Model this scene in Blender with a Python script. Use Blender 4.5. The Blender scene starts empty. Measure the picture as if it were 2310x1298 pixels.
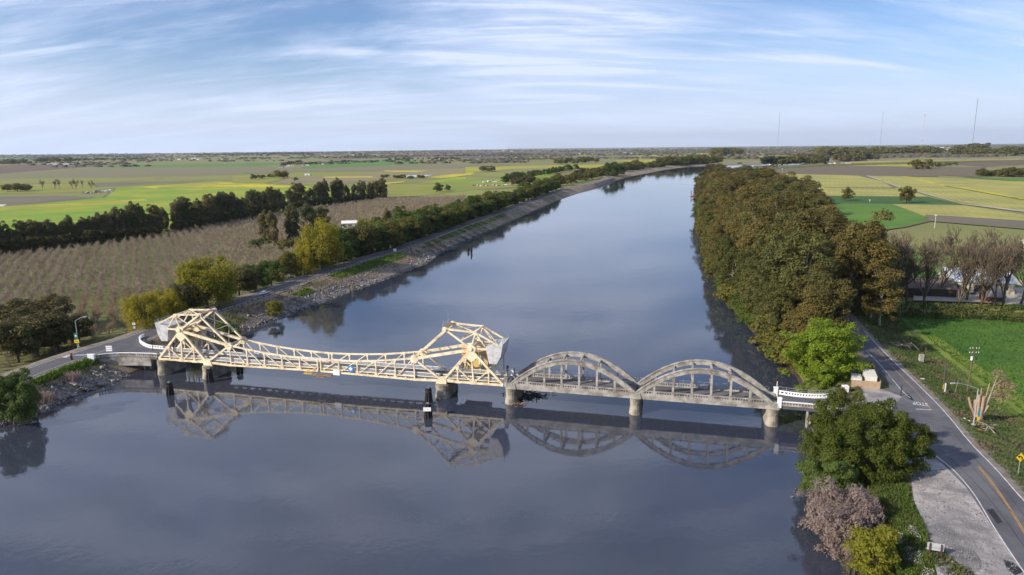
import bpy, math, random
import numpy as np
from mathutils import Vector, Matrix
R_ = math.radians
rng = np.random.default_rng(7)
random.seed(7)
SC = bpy.context.scene
COL = SC.collection

# ------------------------------------------------------------------ camera
CAM_H = 66.0
FPX = 1540.0
ROLL = math.atan2(23, 2310)
PITCH = math.atan((649 - 333.5) * math.cos(ROLL) / FPX)
_c, _s = math.cos(-ROLL), math.sin(-ROLL)
cp, sp = math.cos(PITCH), math.sin(PITCH)
cam = bpy.data.cameras.new('camera')
cam.sensor_width = 36.0
cam.lens = FPX / 2310 * 36
cam.clip_start = 1.0
cam.clip_end = 120000
camo = bpy.data.objects.new('camera', cam)
COL.objects.link(camo)
vr = Vector((_c, _s * sp, _s * cp)); vu = Vector((-_s, _c * sp, _c * cp)); vf = Vector((0, cp, -sp))
M = Matrix((vr, vu, -vf)).transposed().to_4x4()
M.translation = (0, 0, CAM_H)
camo.matrix_world = M
SC.camera = camo

# ------------------------------------------------------------------ world, sun, exposure
SUN_EL = 29.0
SUN_V = Vector((-0.88, -0.47))          # horizontal direction towards the sun
SUN_V.normalize()
w = bpy.data.worlds.new('World'); SC.world = w; w.use_nodes = True
nt = w.node_tree; nt.nodes.clear()
def N(t, **k):
    n = nt.nodes.new(t)
    for a, b in k.items():
        if a.startswith('i_'):
            key = a[2:]
            n.inputs[int(key) if key.isdigit() else key].default_value = b
        else: setattr(n, a, b)
    return n
def LK(a, b): nt.links.new(a, b)
def MATH(op, a, b=None, c=None, clamp=False):
    n = nt.nodes.new('ShaderNodeMath'); n.operation = op; n.use_clamp = clamp
    for i, v in enumerate((a, b, c)):
        if v is None: continue
        if isinstance(v, (int, float)): n.inputs[i].default_value = v
        else: nt.links.new(v, n.inputs[i])
    return n.outputs[0]
sky = N('ShaderNodeTexSky', sky_type='NISHITA', sun_disc=False)
sky.sun_elevation = R_(SUN_EL); sky.sun_rotation = math.atan2(SUN_V.x, SUN_V.y)
sky.air_density = 1.0; sky.dust_density = 0.6; sky.ozone_density = 2.5
bg1 = N('ShaderNodeBackground'); bg1.inputs['Strength'].default_value = 0.075
skytint = N('ShaderNodeMix', data_type='RGBA', blend_type='MULTIPLY'); skytint.inputs[0].default_value = 1.0; LK(sky.outputs[0], skytint.inputs[6]); skytint.inputs[7].default_value = (0.74, 0.87, 1.12, 1)
LK(skytint.outputs[2], bg1.inputs['Color'])
tc = N('ShaderNodeTexCoord'); sx = N('ShaderNodeSeparateXYZ'); LK(tc.outputs['Generated'], sx.inputs[0])
zc = MATH('ADD', MATH('MAXIMUM', sx.outputs[2], 0.0), 0.24)
px_ = MATH('DIVIDE', sx.outputs[0], zc); py_ = MATH('DIVIDE', sx.outputs[1], zc)
cb = N('ShaderNodeCombineXYZ'); LK(px_, cb.inputs[0]); LK(py_, cb.inputs[1])
def cloud(rot, scale, nscale, detail, dist, lo, hi, seed):
    mp = N('ShaderNodeMapping'); mp.inputs['Rotation'].default_value = (0, 0, R_(rot)); mp.inputs['Scale'].default_value = scale
    mp.inputs['Location'].default_value = (seed, seed * .7, 0)
    LK(cb.outputs[0], mp.inputs[0])
    n = N('ShaderNodeTexNoise'); n.inputs['Scale'].default_value = nscale; n.inputs['Detail'].default_value = detail
    n.inputs['Roughness'].default_value = 0.62; n.inputs['Distortion'].default_value = dist
    LK(mp.outputs[0], n.inputs[0])
    r = N('ShaderNodeMapRange', interpolation_type='SMOOTHSTEP'); r.inputs[1].default_value = lo; r.inputs[2].default_value = hi
    LK(n.outputs['Fac'], r.inputs[0]); return r.outputs[0]
c1 = cloud(-38, (0.42, 1.25, 1), 1.0, 10, 1.0, 0.35, 0.60, 12.4)      # broad veils
c2 = cloud(-44, (0.9, 5.0, 1), 1.0, 13, 1.2, 0.38, 0.74, 8.3)     # fine streaks
c3 = cloud(14, (0.25, 3.4, 1), 1.0, 8, 0.7, 0.52, 0.68, 2.7)     # long thin bands
v = MATH('MULTIPLY', c1, MATH('ADD', MATH("MULTIPLY", c2, 0.75), 0.45))
v = MATH('ADD', v, MATH('MULTIPLY', c2, 0.12)); v = MATH('ADD', v, MATH('MULTIPLY', c3, 0.22))
cl = MATH('MULTIPLY', v, 1.0, clamp=True)
dt = nt.nodes.new('ShaderNodeVectorMath'); dt.operation = 'DOT_PRODUCT'; LK(tc.outputs['Generated'], dt.inputs[0]); dt.inputs[1].default_value = (math.sin(R_(3)) * math.cos(R_(15)), math.cos(R_(3)) * math.cos(R_(15)), math.sin(R_(15)))
bank_ = N('ShaderNodeMapRange', interpolation_type='SMOOTHSTEP'); bank_.inputs[1].default_value = math.cos(R_(15)); bank_.inputs[2].default_value = math.cos(R_(2)); LK(dt.outputs['Value'], bank_.inputs[0])
cl = MATH('ADD', cl, MATH('MULTIPLY', bank_.outputs[0], MATH('ADD', MATH('MULTIPLY', c2, 0.6), 0.25)), clamp=True)      # a brighter cloud bank up the river
lowv = N('ShaderNodeMapRange', interpolation_type='SMOOTHSTEP'); lowv.inputs[1].default_value = 0.14; lowv.inputs[2].default_value = 0.0
lowv.inputs[3].default_value = 0.0; lowv.inputs[4].default_value = 0.72
LK(sx.outputs[2], lowv.inputs[0])
inv = MATH('SUBTRACT', 1.0, MATH('MULTIPLY', cl, 0.9))
fac = MATH('SUBTRACT', 1.0, MATH('MULTIPLY', inv, MATH('SUBTRACT', 1.0, lowv.outputs[0])), clamp=True)
bg2 = N('ShaderNodeBackground'); bg2.inputs['Color'].default_value = (0.60, 0.67, 0.86, 1); bg2.inputs['Strength'].default_value = 0.84
mx = N('ShaderNodeMixShader'); LK(fac, mx.inputs[0]); LK(bg1.outputs[0], mx.inputs[1]); LK(bg2.outputs[0], mx.inputs[2])
out = N('ShaderNodeOutputWorld'); LK(mx.outputs[0], out.inputs[0])

sl = bpy.data.lights.new('sun', 'SUN'); sl.energy = 3.8; sl.angle = R_(1.0); sl.color = (1.0, 0.89, 0.72)
so = bpy.data.objects.new('sun', sl); COL.objects.link(so)
sd = Vector((SUN_V.x * math.cos(R_(SUN_EL)), SUN_V.y * math.cos(R_(SUN_EL)), math.sin(R_(SUN_EL))))
so.rotation_euler = sd.to_track_quat('Z', 'Y').to_euler()
so.location = (0, 0, 300)
SC.view_settings.view_transform = 'Standard'; SC.view_settings.look = 'None'
SC.view_settings.exposure = 0.72; SC.view_settings.gamma = 1.0
SC.cycles.max_bounces = 6; SC.cycles.transparent_max_bounces = 8
SC.cycles.use_denoising = True

# ------------------------------------------------------------------ helpers
def ray(x, y):
    dx, dy = x - 1155., 649. - y
    dx, dy = _c * dx - _s * dy, _s * dx + _c * dy
    return Vector((dx, FPX * cp + dy * sp, -FPX * sp + dy * cp))
def G(x, y, z=0.0):
    """the ground point at height z that stands at photo pixel x, y"""
    d = ray(x, y); t = (z - CAM_H) / d.z
    return Vector((d.x * t, d.y * t, z))
def G2(x, y, z=0.0):
    p = G(x, y, z); return (p.x, p.y)
def top_at(x, y, Y):
    d = ray(x, y); return CAM_H + d.z * Y / d.y

MATS = {}
def mat(name, c1, c2=None, scale=1.0, rough=0.8, bump=0.0, bscale=None, metal=0.0, detail=4, lo=0.35, hi=0.65, coord='Object',
        c3=None, s3=None, spec=0.3, stripes=None, emis=None):
    if name in MATS: return MATS[name]
    m = bpy.data.materials.new(name); m.use_nodes = True; t = m.node_tree
    b = t.nodes['Principled BSDF']
    b.inputs['Roughness'].default_value = rough; b.inputs['Metallic'].default_value = metal
    b.inputs['Specular IOR Level'].default_value = spec
    if c2 is None: c2 = tuple(v * 0.75 for v in c1)
    co = t.nodes.new('ShaderNodeTexCoord')
    n = t.nodes.new('ShaderNodeTexNoise'); n.inputs['Scale'].default_value = scale; n.inputs['Detail'].default_value = detail
    t.links.new(co.outputs[coord], n.inputs[0])
    r = t.nodes.new('ShaderNodeValToRGB')
    r.color_ramp.elements[0].position = lo; r.color_ramp.elements[0].color = (*c1, 1)
    r.color_ramp.elements[1].position = hi; r.color_ramp.elements[1].color = (*c2, 1)
    t.links.new(n.outputs['Fac'], r.inputs[0]); colr = r.outputs[0]
    if c3 is not None:
        n3 = t.nodes.new('ShaderNodeTexNoise'); n3.inputs['Scale'].default_value = s3 or scale * 0.15; n3.inputs['Detail'].default_value = 6
        n3.inputs['Roughness'].default_value = 0.7
        t.links.new(co.outputs[coord], n3.inputs[0])
        rr = t.nodes.new('ShaderNodeMapRange'); rr.inputs[1].default_value = 0.46; rr.inputs[2].default_value = 0.64
        t.links.new(n3.outputs['Fac'], rr.inputs[0])
        mxn = t.nodes.new('ShaderNodeMix'); mxn.data_type = 'RGBA'
        t.links.new(rr.outputs[0], mxn.inputs[0]); t.links.new(colr, mxn.inputs[6]); mxn.inputs[7].default_value = (*c3, 1)
        colr = mxn.outputs[2]
    if stripes is not None:
        ang, per, sc_ = stripes      # crop rows: real rows of soil and plants
        mp = t.nodes.new('ShaderNodeMapping'); mp.inputs['Rotation'].default_value = (0, 0, R_(ang))
        t.links.new(co.outputs[coord], mp.inputs[0])
        wv = t.nodes.new('ShaderNodeTexWave'); wv.inputs['Scale'].default_value = 0.314 / per
        wv.inputs['Distortion'].default_value = 0.4; wv.inputs['Detail'].default_value = 1
        t.links.new(mp.outputs[0], wv.inputs[0])
        mm = t.nodes.new('ShaderNodeMix'); mm.data_type = 'RGBA'
        ml = t.nodes.new('ShaderNodeMath'); ml.operation = 'MULTIPLY'; ml.inputs[1].default_value = 0.75
        t.links.new(wv.outputs['Fac'], ml.inputs[0]); t.links.new(ml.outputs[0], mm.inputs[0])
        t.links.new(colr, mm.inputs[6]); mm.inputs[7].default_value = (*sc_, 1); colr = mm.outputs[2]
    t.links.new(colr, b.inputs['Base Color'])
    if bump:
        nb = t.nodes.new('ShaderNodeTexNoise'); nb.inputs['Scale'].default_value = bscale or scale * 3; nb.inputs['Detail'].default_value = 6
        t.links.new(co.outputs[coord], nb.inputs[0])
        bp = t.nodes.new('ShaderNodeBump'); bp.inputs['Strength'].default_value = bump; bp.inputs['Distance'].default_value = 0.3
        t.links.new(nb.outputs['Fac'], bp.inputs['Height']); t.links.new(bp.outputs[0], b.inputs['Normal'])
    MATS[name] = m; return m
def leafmat(name, c1, c2, scale=0.25, trans=0.35, hue=0.06):
    if name in MATS: return MATS[name]
    m = bpy.data.materials.new(name); m.use_nodes = True; t = m.node_tree; t.nodes.clear()
    o = t.nodes.new('ShaderNodeOutputMaterial'); d = t.nodes.new('ShaderNodeBsdfPrincipled'); d.inputs['Roughness'].default_value = 0.65
    d.inputs['Specular IOR Level'].default_value = 0.25
    tr = t.nodes.new('ShaderNodeBsdfTranslucent'); mxs = t.nodes.new('ShaderNodeMixShader'); mxs.inputs[0].default_value = trans
    co = t.nodes.new('ShaderNodeTexCoord'); n = t.nodes.new('ShaderNodeTexNoise'); n.inputs['Scale'].default_value = scale; n.inputs['Detail'].default_value = 5
    n.inputs['Roughness'].default_value = 0.75
    t.links.new(co.outputs['Object'], n.inputs[0])
    oi = t.nodes.new('ShaderNodeObjectInfo')
    ad = t.nodes.new('ShaderNodeMath'); ad.operation = 'MULTIPLY_ADD'; ad.inputs[1].default_value = 0.44; ad.inputs[2].default_value = -0.22
    t.links.new(oi.outputs['Random'], ad.inputs[0])
    a2 = t.nodes.new('ShaderNodeMath'); a2.operation = 'ADD'; t.links.new(ad.outputs[0], a2.inputs[0]); t.links.new(n.outputs['Fac'], a2.inputs[1])
    r = t.nodes.new('ShaderNodeValToRGB'); r.color_ramp.elements[0].position = 0.32; r.color_ramp.elements[0].color = (*c1, 1)
    r.color_ramp.elements[1].position = 0.68; r.color_ramp.elements[1].color = (*c2, 1)
    t.links.new(a2.outputs[0], r.inputs[0])
    t.links.new(r.outputs[0], d.inputs['Base Color']); t.links.new(r.outputs[0], tr.inputs['Color'])
    t.links.new(d.outputs[0], mxs.inputs[1]); t.links.new(tr.outputs[0], mxs.inputs[2]); t.links.new(mxs.outputs[0], o.inputs[0])
    MATS[name] = m; return m

def tag(o, label=None, cat=None, group=None, kind=None):
    if label: o['label'] = label
    if cat: o['category'] = cat
    if group: o['group'] = group
    if kind: o['kind'] = kind
    return o
def link(name, me, m=None, parent=None):
    o = bpy.data.objects.new(name, me); COL.objects.link(o)
    if m is not None and me is not None:
        for q in (m if isinstance(m, (list, tuple)) else [m]): me.materials.append(q)
    if parent is not None: o.parent = parent
    return o
def empty(name, loc, rz=0.0, s=1.0):
    o = bpy.data.objects.new(name, None); COL.objects.link(o)
    o.location = loc; o.rotation_euler = (0, 0, rz); o.scale = (s, s, s) if isinstance(s, (int, float)) else s
    o.empty_display_size = 0.5
    return o
def npmesh(name, V, F, smooth=False, mi=None):
    """V (n,3), F (m,k) all faces with the same number of corners"""
    V = np.asarray(V, dtype=np.float32); F = np.asarray(F, dtype=np.int32)
    me = bpy.data.meshes.new(name); k = F.shape[1]
    me.vertices.add(len(V)); me.vertices.foreach_set('co', V.ravel())
    me.loops.add(F.size); me.loops.foreach_set('vertex_index', F.ravel())
    me.polygons.add(len(F)); me.polygons.foreach_set('loop_start', np.arange(0, F.size, k, dtype=np.int32))
    me.polygons.foreach_set('loop_total', np.full(len(F), k, dtype=np.int32))
    if mi is not None: me.polygons.foreach_set('material_index', np.asarray(mi, dtype=np.int32))
    me.update(calc_edges=True); me.validate()
    if smooth: me.polygons.foreach_set('use_smooth', np.ones(len(F), dtype=bool))
    return me
class MB:
    """collects shapes for ONE mesh"""
    def __init__(s): s.v = []; s.f = []
    def add(s, vs, fs):
        b = len(s.v); s.v += [tuple(p) for p in vs]; s.f += [tuple(b + i for i in f) for f in fs]; return s
    def box(s, a, b):
        x0, y0, z0 = a; x1, y1, z1 = b
        return s.add([(x0,y0,z0),(x1,y0,z0),(x1,y1,z0),(x0,y1,z0),(x0,y0,z1),(x1,y0,z1),(x1,y1,z1),(x0,y1,z1)],
                     [(0,3,2,1),(4,5,6,7),(0,1,5,4),(1,2,6,5),(2,3,7,6),(3,0,4,7)])
    def bar(s, p, q, w, h=None, up=(0, 0, 1)):
        h = w if h is None else h
        p = Vector(p); q = Vector(q); d = (q - p).normalized(); u = Vector(up)
        sd_ = d.cross(u)
        if sd_.length < 1e-4: sd_ = d.cross(Vector((1, 0, 0)))
        sd_.normalize(); u = sd_.cross(d)
        vs = [c + sd_ * a * w / 2 + u * b * h / 2 for c in (p, q) for a, b in ((-1,-1),(1,-1),(1,1),(-1,1))]
        return s.add(vs, [(0,1,2,3),(7,6,5,4),(0,4,5,1),(1,5,6,2),(2,6,7,3),(3,7,4,0)])
    def tube(s, p, q, r0, r1=None, n=8):
        r1 = r0 if r1 is None else r1
        p = Vector(p); q = Vector(q); d = (q - p).normalized()
        a = d.orthogonal().normalized(); b = d.cross(a)
        vs = [c + (a * math.cos(t) + b * math.sin(t)) * r for c, r in ((p, r0), (q, r1)) for t in [2 * math.pi * i / n for i in range(n)]]
        return s.add(vs, [(i, (i + 1) % n, n + (i + 1) % n, n + i) for i in range(n)] + [tuple(reversed(range(n))), tuple(range(n, 2 * n))])
    def prism(s, pts, off):
        n = len(pts); off = Vector(off)
        vs = [Vector(p) for p in pts] + [Vector(p) + off for p in pts]
        return s.add(vs, [tuple(range(n)), tuple(reversed(range(n, 2 * n)))] + [(i, n + i, n + (i + 1) % n, (i + 1) % n) for i in range(n)])
    def build(s, name, m, parent=None, smooth=False):
        me = bpy.data.meshes.new(name); me.from_pydata(s.v, [], s.f); me.update()
        import bmesh
        bm = bmesh.new(); bm.from_mesh(me); bmesh.ops.recalc_face_normals(bm, faces=bm.faces); bm.to_mesh(me); bm.free()
        if smooth:
            for p in me.polygons: p.use_smooth = True
        return link(name, me, m, parent)
def interp(poly, y): return float(np.interp(y, [p[1] for p in poly], [p[0] for p in poly]))

# ------------------------------------------------------------------ colours of the setting
M_bank = mat('bank_earth', (0.30, 0.235, 0.185), (0.18, 0.14, 0.105), 0.35, 0.95, 0.5, 2.5, c3=(0.12, 0.115, 0.05), s3=0.05)
M_should = mat('gravel_shoulder', (0.24, 0.205, 0.175), (0.15, 0.125, 0.10), 0.6, 0.95, 0.3, 4)
M_slope = mat('levee_grass', (0.06, 0.085, 0.025), (0.11, 0.12, 0.035), 0.3, 0.95, 0.5, 2, c3=(0.16, 0.145, 0.06), s3=0.04)
M_field = mat('field_base', (0.20, 0.205, 0.06), (0.15, 0.17, 0.05), 0.004, 0.95, detail=8, c3=(0.20, 0.155, 0.09), s3=0.0015)
M_bed = mat('river_bed', (0.08, 0.06, 0.04))

# left bank waterline, left road centre, right bank waterline, right road (all y-ordered, metres)
LB = [(-150, -60), (-143, 40), (-134, 100), (-128, 140)] + [G2(*p) for p in [(0,965),(80,935),(180,890),(300,845),(560,745),(640,715),(800,655),(960,595),(1000,566),(1100,522),(1180,487),(1250,456),(1330,428),(1400,405),(1470,390),(1530,380),(1600,374.5)]] + [(1100, 2560), (2000, 2800), (3400, 3000), (9000, 4200), (30000, 9000), (60000, 30000)]
LR = [(-172, -60), (-165, 40), (-158, 100), (-150, 145)] + [G2(x, y, 5.3) for x, y in [(0,868),(79,836),(157,808),(235,783),(300,765),(350,746),(483,699),(582,666),(672,635),(785,596),(900,562),(1050,507),(1151,471),(1232,441),(1271,427),(1336,413),(1380,402)]]
LR += [(205, 1500), (330, 1850), (470, 2170), (640, 2420), (1080, 2640), (1980, 2880), (3380, 3080), (8990, 4280), (29990, 9080), (59900, 30050)]
RB = [(62, -60), (56, 40)] + [G2(*p) for p in [(1925,1290),(1868,1195),(1842,1075),(1830,930),(1790,850),(1720,770),(1640,680),(1600,590),(1582,500),(1574,440)]] + [(350, 1250), (480, 1650), (640, 1950), (930, 2200), (1500, 2440), (2500, 2700), (3900, 2900), (9400, 4100), (30400, 8900), (61000, 29900)]
RR = [(60, -60), (62, 40), (70, 75)] + [((a[0] + b[0]) / 2, (a[1] + b[1]) / 2) for a, b in [(G2(2310,1298,5.3), G2(2400,1215,5.3)), (G2(2215,1155,5.3), G2(2310,1130,5.3)), (G2(2090,1012,5.3), G2(2200,1010,5.3)), (G2(2030,905,5.3), G2(2105,905,5.3)), (G2(1960,800,5.3), G2(1990,790,5.3))]] + [(112, 222), (134, 300), (166, 400), (232, 600), (340, 944), (430, 1250), (560, 1640), (720, 1930), (1000, 2170), (1600, 2400), (2600, 2650), (4000, 2850), (9500, 4050), (30500, 8850), (61100, 29850)]
RE = sorted([(66, -60), (70, 40)] + [G2(*p, 5.3) for p in [(2420,1245),(2310,1130),(2250,1060),(2190,1000),(2130,925),(2075,870),(2000,800),(1944,742)]] + [(140, 300)], key=lambda p: p[1])
LR = sorted(LR, key=lambda p: p[1]); RR = sorted(RR, key=lambda p: p[1])
_sm = lambda P: sorted([(float(a), float(b)) for a, b in P], key=lambda p: p[1])
def dens(P, n=5):
    o = []
    for i in range(len(P) - 1):
        p0, p1, p2, p3 = P[max(i - 1, 0)], P[i], P[i + 1], P[min(i + 2, len(P) - 1)]
        for k in range(n):
            y = p1[1] + (p2[1] - p1[1]) * k / n; h = p2[1] - p1[1]; t = k / n
            m1 = (p2[0] - p0[0]) / max(p2[1] - p0[1], 1e-6) * h; m2 = (p3[0] - p1[0]) / max(p3[1] - p1[1], 1e-6) * h
            x = (2*t**3-3*t*t+1)*p1[0] + (t**3-2*t*t+t)*m1 + (-2*t**3+3*t*t)*p2[0] + (t**3-t*t)*m2
            if y < 700: x += math.sin(y * .31) * .5 + math.sin(y * .83 + 1) * .35
            o.append((x, y))
    o.append(P[-1]); return o
LB = dens(_sm(LB)); RB = dens(_sm(RB))
def slope_at(poly, y):
    e = 12; return (interp(poly, y + e) - interp(poly, y - e)) / (2 * e)
def kx(poly, y): return math.sqrt(1 + slope_at(poly, y) ** 2)

# ------------------------------------------------------------------ terrain: one sheet with the river bed cut into it
ys = list(np.arange(-60, 60, 20)) + list(np.arange(60, 420, 4)) + list(np.arange(420, 1000, 14)) + list(np.arange(1000, 3100, 60)) + [3200, 3500, 4000, 5000, 6500, 9000, 13000, 20000, 30000, 45000]
def fz(): return rng.normal()
rows = []; NCL = None
FARX = [18, 40, 90, 200, 450, 1000, 2500, 6000, 15000, 60000]
for y in ys:
    xw = interp(LB, y); xr = min(interp(LR, y), xw - 12); kl = kx(LR, y); near = 1.0 if y < 600 else 0.0
    xs = xr + 6.2 * kl; xs = min(xs, xw - 4)
    row = [(xr - 6.5 * kl - 15 * kl - d, 0.3) for d in reversed(FARX)]
    row += [(xr - 21.5 * kl, 0.3), (xr - 17 * kl, 1.3), (xr - 12 * kl, 3.3), (xr - 8.5 * kl, 4.8), (xr - 7.0 * kl, 5.25), (xr, 5.25), (xs - 0.8 * kl, 5.25)]
    for t, z in ((0.0, 5.2), (0.12, 4.7), (0.28, 3.9), (0.45, 3.0), (0.62, 2.1), (0.8, 1.05), (0.92, .45)):
        row.append((xs + (xw - xs) * t, z + (rng.normal() * 0.16 * near if 0.1 < t else 0)))
    row += [(xw, 0.0), (xw + 3, -0.8), (xw + 14, -3.5)]
    NL = len(row)
    xw2 = interp(RB, y); rr = interp(RR, y); kr = kx(RR, y)
    hw = 5.5 if y > 150 else (7.0 if y < 100 else 8.0)
    xc = min(xw2 + 9.5 * kx(RB, y), rr - (hw - 1) * kr)
    xe = interp(RE, y) + .6 if y < 225 else rr + 6.3 * kr
    row += [(xw2 - 14, -3.5), (xw2 - 3, -0.8), (xw2, 0.0)]
    for t, z in ((0.1, .7), (0.3, 1.9), (0.5, 3.2), (0.72, 4.4), (0.9, 5.1)):
        row.append((xw2 + (xc - xw2) * t, z + rng.normal() * 0.15 * near))
    row += [(xc, 5.25), (max(rr, xc + .5), 5.25), (max(xe, xc + 1), 5.25), (xe + 1.5 * kr + .5, 5.0), (xe + 6 * kr + 1, 3.2), (xe + 11 * kr + 1.5, 1.3), (xe + 15 * kr + 2, 0.5)]
    row += [(xe + 15 * kr + 2 + d, 0.4) for d in FARX]
    rows.append([(x, y, z) for x, z in row])
NC = len(rows[0]); V = np.array(rows).reshape(-1, 3)
F = []; mi = []
nf = len(FARX)
def colmat(j):
    if j < nf: return 3
    if j < nf + 4: return 2
    if j < nf + 7: return 1
    if j < nf + 13: return 0
    if j < nf + 14: return 5
    if j < NL + 2: return 4
    if j < NL + 3: return 5
    if j < NL + 7: return 2
    if j < NL + 9: return 2
    if j < NL + 11: return 1
    if j < NL + 14: return 2
    return 3
for i in range(len(ys) - 1):
    for j in range(NC - 1):
        a = i * NC + j; F.append((a, a + 1, a + 1 + NC, a + NC)); mi.append(colmat(j))
me = npmesh('ground', V, F, True, mi)
ground = link('ground', me, [M_bank, M_should, M_slope, M_field, M_bed, mat('wet_mud', (.07, .055, .04), (.045, .036, .028), .5, .6, .4, 3)]); tag(ground, kind='structure')
def bank_z(x, y, side='L'):
    r = rows[int(np.argmin([abs(y - q) for q in ys]))]
    return float(np.interp(x, [p[0] for p in r], [p[2] for p in r]))

# ------------------------------------------------------------------ water
wm = bpy.data.materials.new('river_water'); wm.use_nodes = True; t = wm.node_tree; b = t.nodes['Principled BSDF']
b.inputs['Base Color'].default_value = (0.046, 0.049, 0.056, 1); b.inputs['Roughness'].default_value = 0.03; b.inputs['IOR'].default_value = 1.7
b.inputs['Specular Tint'].default_value = (1, 1, 1, 1)
co = t.nodes.new('ShaderNodeTexCoord')
def wn(sc, strength, dist, prev=None, mapsc=(1, 1, 1)):
    mp = t.nodes.new('ShaderNodeMapping'); mp.inputs['Scale'].default_value = mapsc; t.links.new(co.outputs['Object'], mp.inputs[0])
    n = t.nodes.new('ShaderNodeTexNoise'); n.inputs['Scale'].default_value = sc; n.inputs['Detail'].default_value = 3
    t.links.new(mp.outputs[0], n.inputs[0])
    bp = t.nodes.new('ShaderNodeBump'); bp.inputs['Strength'].default_value = strength; bp.inputs['Distance'].default_value = dist
    t.links.new(n.outputs['Fac'], bp.inputs['Height'])
    if prev: t.links.new(prev, bp.inputs['Normal'])
    return bp.outputs[0]
nn = wn(0.9, 0.5, 0.022, None, (1, 0.6, 1)); nn = wn(0.12, 0.5, 0.06, nn); nn = wn(2.6, 0.35, 0.012, nn, (1, .5, 1))
t.links.new(nn, b.inputs['Normal'])
mpw = t.nodes.new('ShaderNodeMapping'); mpw.inputs['Rotation'].default_value = (0, 0, R_(25)); mpw.inputs['Scale'].default_value = (1, .35, 1); t.links.new(co.outputs['Object'], mpw.inputs[0])
nw = t.nodes.new('ShaderNodeTexNoise'); nw.inputs['Scale'].default_value = 0.02; nw.inputs['Detail'].default_value = 7; nw.inputs['Distortion'].default_value = 1.2; t.links.new(mpw.outputs[0], nw.inputs[0])
rw = t.nodes.new('ShaderNodeMapRange'); rw.inputs[1].default_value = .42; rw.inputs[2].default_value = .66; rw.inputs[3].default_value = .015; rw.inputs[4].default_value = .07; t.links.new(nw.outputs['Fac'], rw.inputs[0]); t.links.new(rw.outputs[0], b.inputs['Roughness'])
rc = t.nodes.new('ShaderNodeValToRGB'); rc.color_ramp.elements[0].position = .35; rc.color_ramp.elements[0].color = (.030, .038, .064, 1); rc.color_ramp.elements[1].position = .7; rc.color_ramp.elements[1].color = (.042, .046, .058, 1)
t.links.new(nw.outputs['Fac'], rc.inputs[0]); t.links.new(rc.outputs[0], b.inputs['Base Color'])
yw = [y for y in ys if y < 9001]
V = []; F = []
for i, y in enumerate(yw):
    a, c = interp(LB, y) - 2, interp(RB, y) + 2
    V += [(a, y, 0), (c, y, 0)]
    if i: F.append((2 * i - 2, 2 * i - 1, 2 * i + 1, 2 * i))
tag(link('water', npmesh('water', V, F), wm), kind='structure')

# ------------------------------------------------------------------ roads
M_asph = mat('asphalt', (0.105, 0.10, 0.105), (0.075, 0.073, 0.078), 0.25, 0.85, 0.15, 6, c3=(0.11, 0.105, 0.11), s3=0.06)
M_asph2 = mat('asphalt_dark', (0.075, 0.076, 0.088), (0.105, 0.105, 0.118), 0.3, 0.85, 0.15, 6, c3=(0.135, 0.133, 0.145), s3=0.08, detail=9)
M_patch = mat('asphalt_patch', (0.022, 0.023, 0.03), (0.03, 0.03, 0.036), 1.0, 0.8)
M_white = mat('road_paint_white', (0.62, 0.61, 0.60), (0.42, 0.42, 0.42), 1.2, 0.7)
M_yel = mat('road_paint_yellow', (0.50, 0.27, 0.05), (0.34, 0.19, 0.06), 1.2, 0.7)
M_gravel = mat('gravel_lot', (0.30, 0.285, 0.29), (0.15, 0.145, 0.15), 0.30, 0.95, 0.5, 5, c3=(0.44, 0.41, 0.40), s3=0.11, detail=12, lo=.3, hi=.7)
def ribbon_pts(poly, off):
    o = []
    for i, p in enumerate(poly):
        a = poly[max(i - 1, 0)]; c = poly[min(i + 1, len(poly) - 1)]
        d = Vector((c[0] - a[0], c[1] - a[1])).normalized(); nrm = Vector((d.y, -d.x))
        o.append((p[0] + nrm.x * off, p[1] + nrm.y * off))
    return o
def ribbon(name, poly, o0, o1, z, m):
    A, B = ribbon_pts(poly, o0), ribbon_pts(poly, o1); V = []; F = []
    for i in range(len(poly)):
        V += [(A[i][0], A[i][1], z), (B[i][0], B[i][1], z)]
        if i: F.append((2 * i - 2, 2 * i - 1, 2 * i + 1, 2 * i))
    return tag(link(name, npmesh(name, V, F), m), kind='structure')
def smooth(poly, n=6):
    P = [Vector((p[0], p[1], 0)) for p in poly]; o = []
    for i in range(len(P) - 1):
        p0, p1, p2, p3 = P[max(i - 1, 0)], P[i], P[i + 1], P[min(i + 2, len(P) - 1)]
        for k in range(n):
            s = k / n
            q = 0.5 * ((2 * p1) + (p2 - p0) * s + (2 * p0 - 5 * p1 + 4 * p2 - p3) * s * s + (3 * p1 - p0 - 3 * p2 + p3) * s ** 3)
            o.append((q.x, q.y))
    o.append((P[-1].x, P[-1].y)); return o
def sheet(name, pts, z, m):
    from mathutils.geometry import tessellate_polygon
    V = [(p[0], p[1], z) for p in pts]; Tn = tessellate_polygon([[Vector(v) for v in V]])
    ar = lambda t: (V[t[1]][0]-V[t[0]][0])*(V[t[2]][1]-V[t[0]][1])-(V[t[2]][0]-V[t[0]][0])*(V[t[1]][1]-V[t[0]][1])
    Tn = [tuple(t) if ar(t) > 0 else tuple(reversed(t)) for t in Tn if abs(ar(t)) > 1e-6]
    me = bpy.data.meshes.new(name); me.from_pydata(V, [], Tn); me.update()
    return tag(link(name, me, m), kind='structure')
def pts(z, *a): return [G2(a[i], a[i + 1], z) for i in range(0, len(a), 2)]
def clipy(poly, a, b): return [p for p in poly if a <= p[1] <= b]
LRv = clipy(LR, -60, 1700)
ribbon('road', LRv, -4.3, 4.3, 5.29, M_asph)
ribbon('road_marking', clipy(LR, -60, 215), 3.4, 3.55, 5.305, M_white)
ribbon('road_marking', clipy(LR, -60, 1400), -3.62, -3.4, 5.305, M_white)
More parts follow.
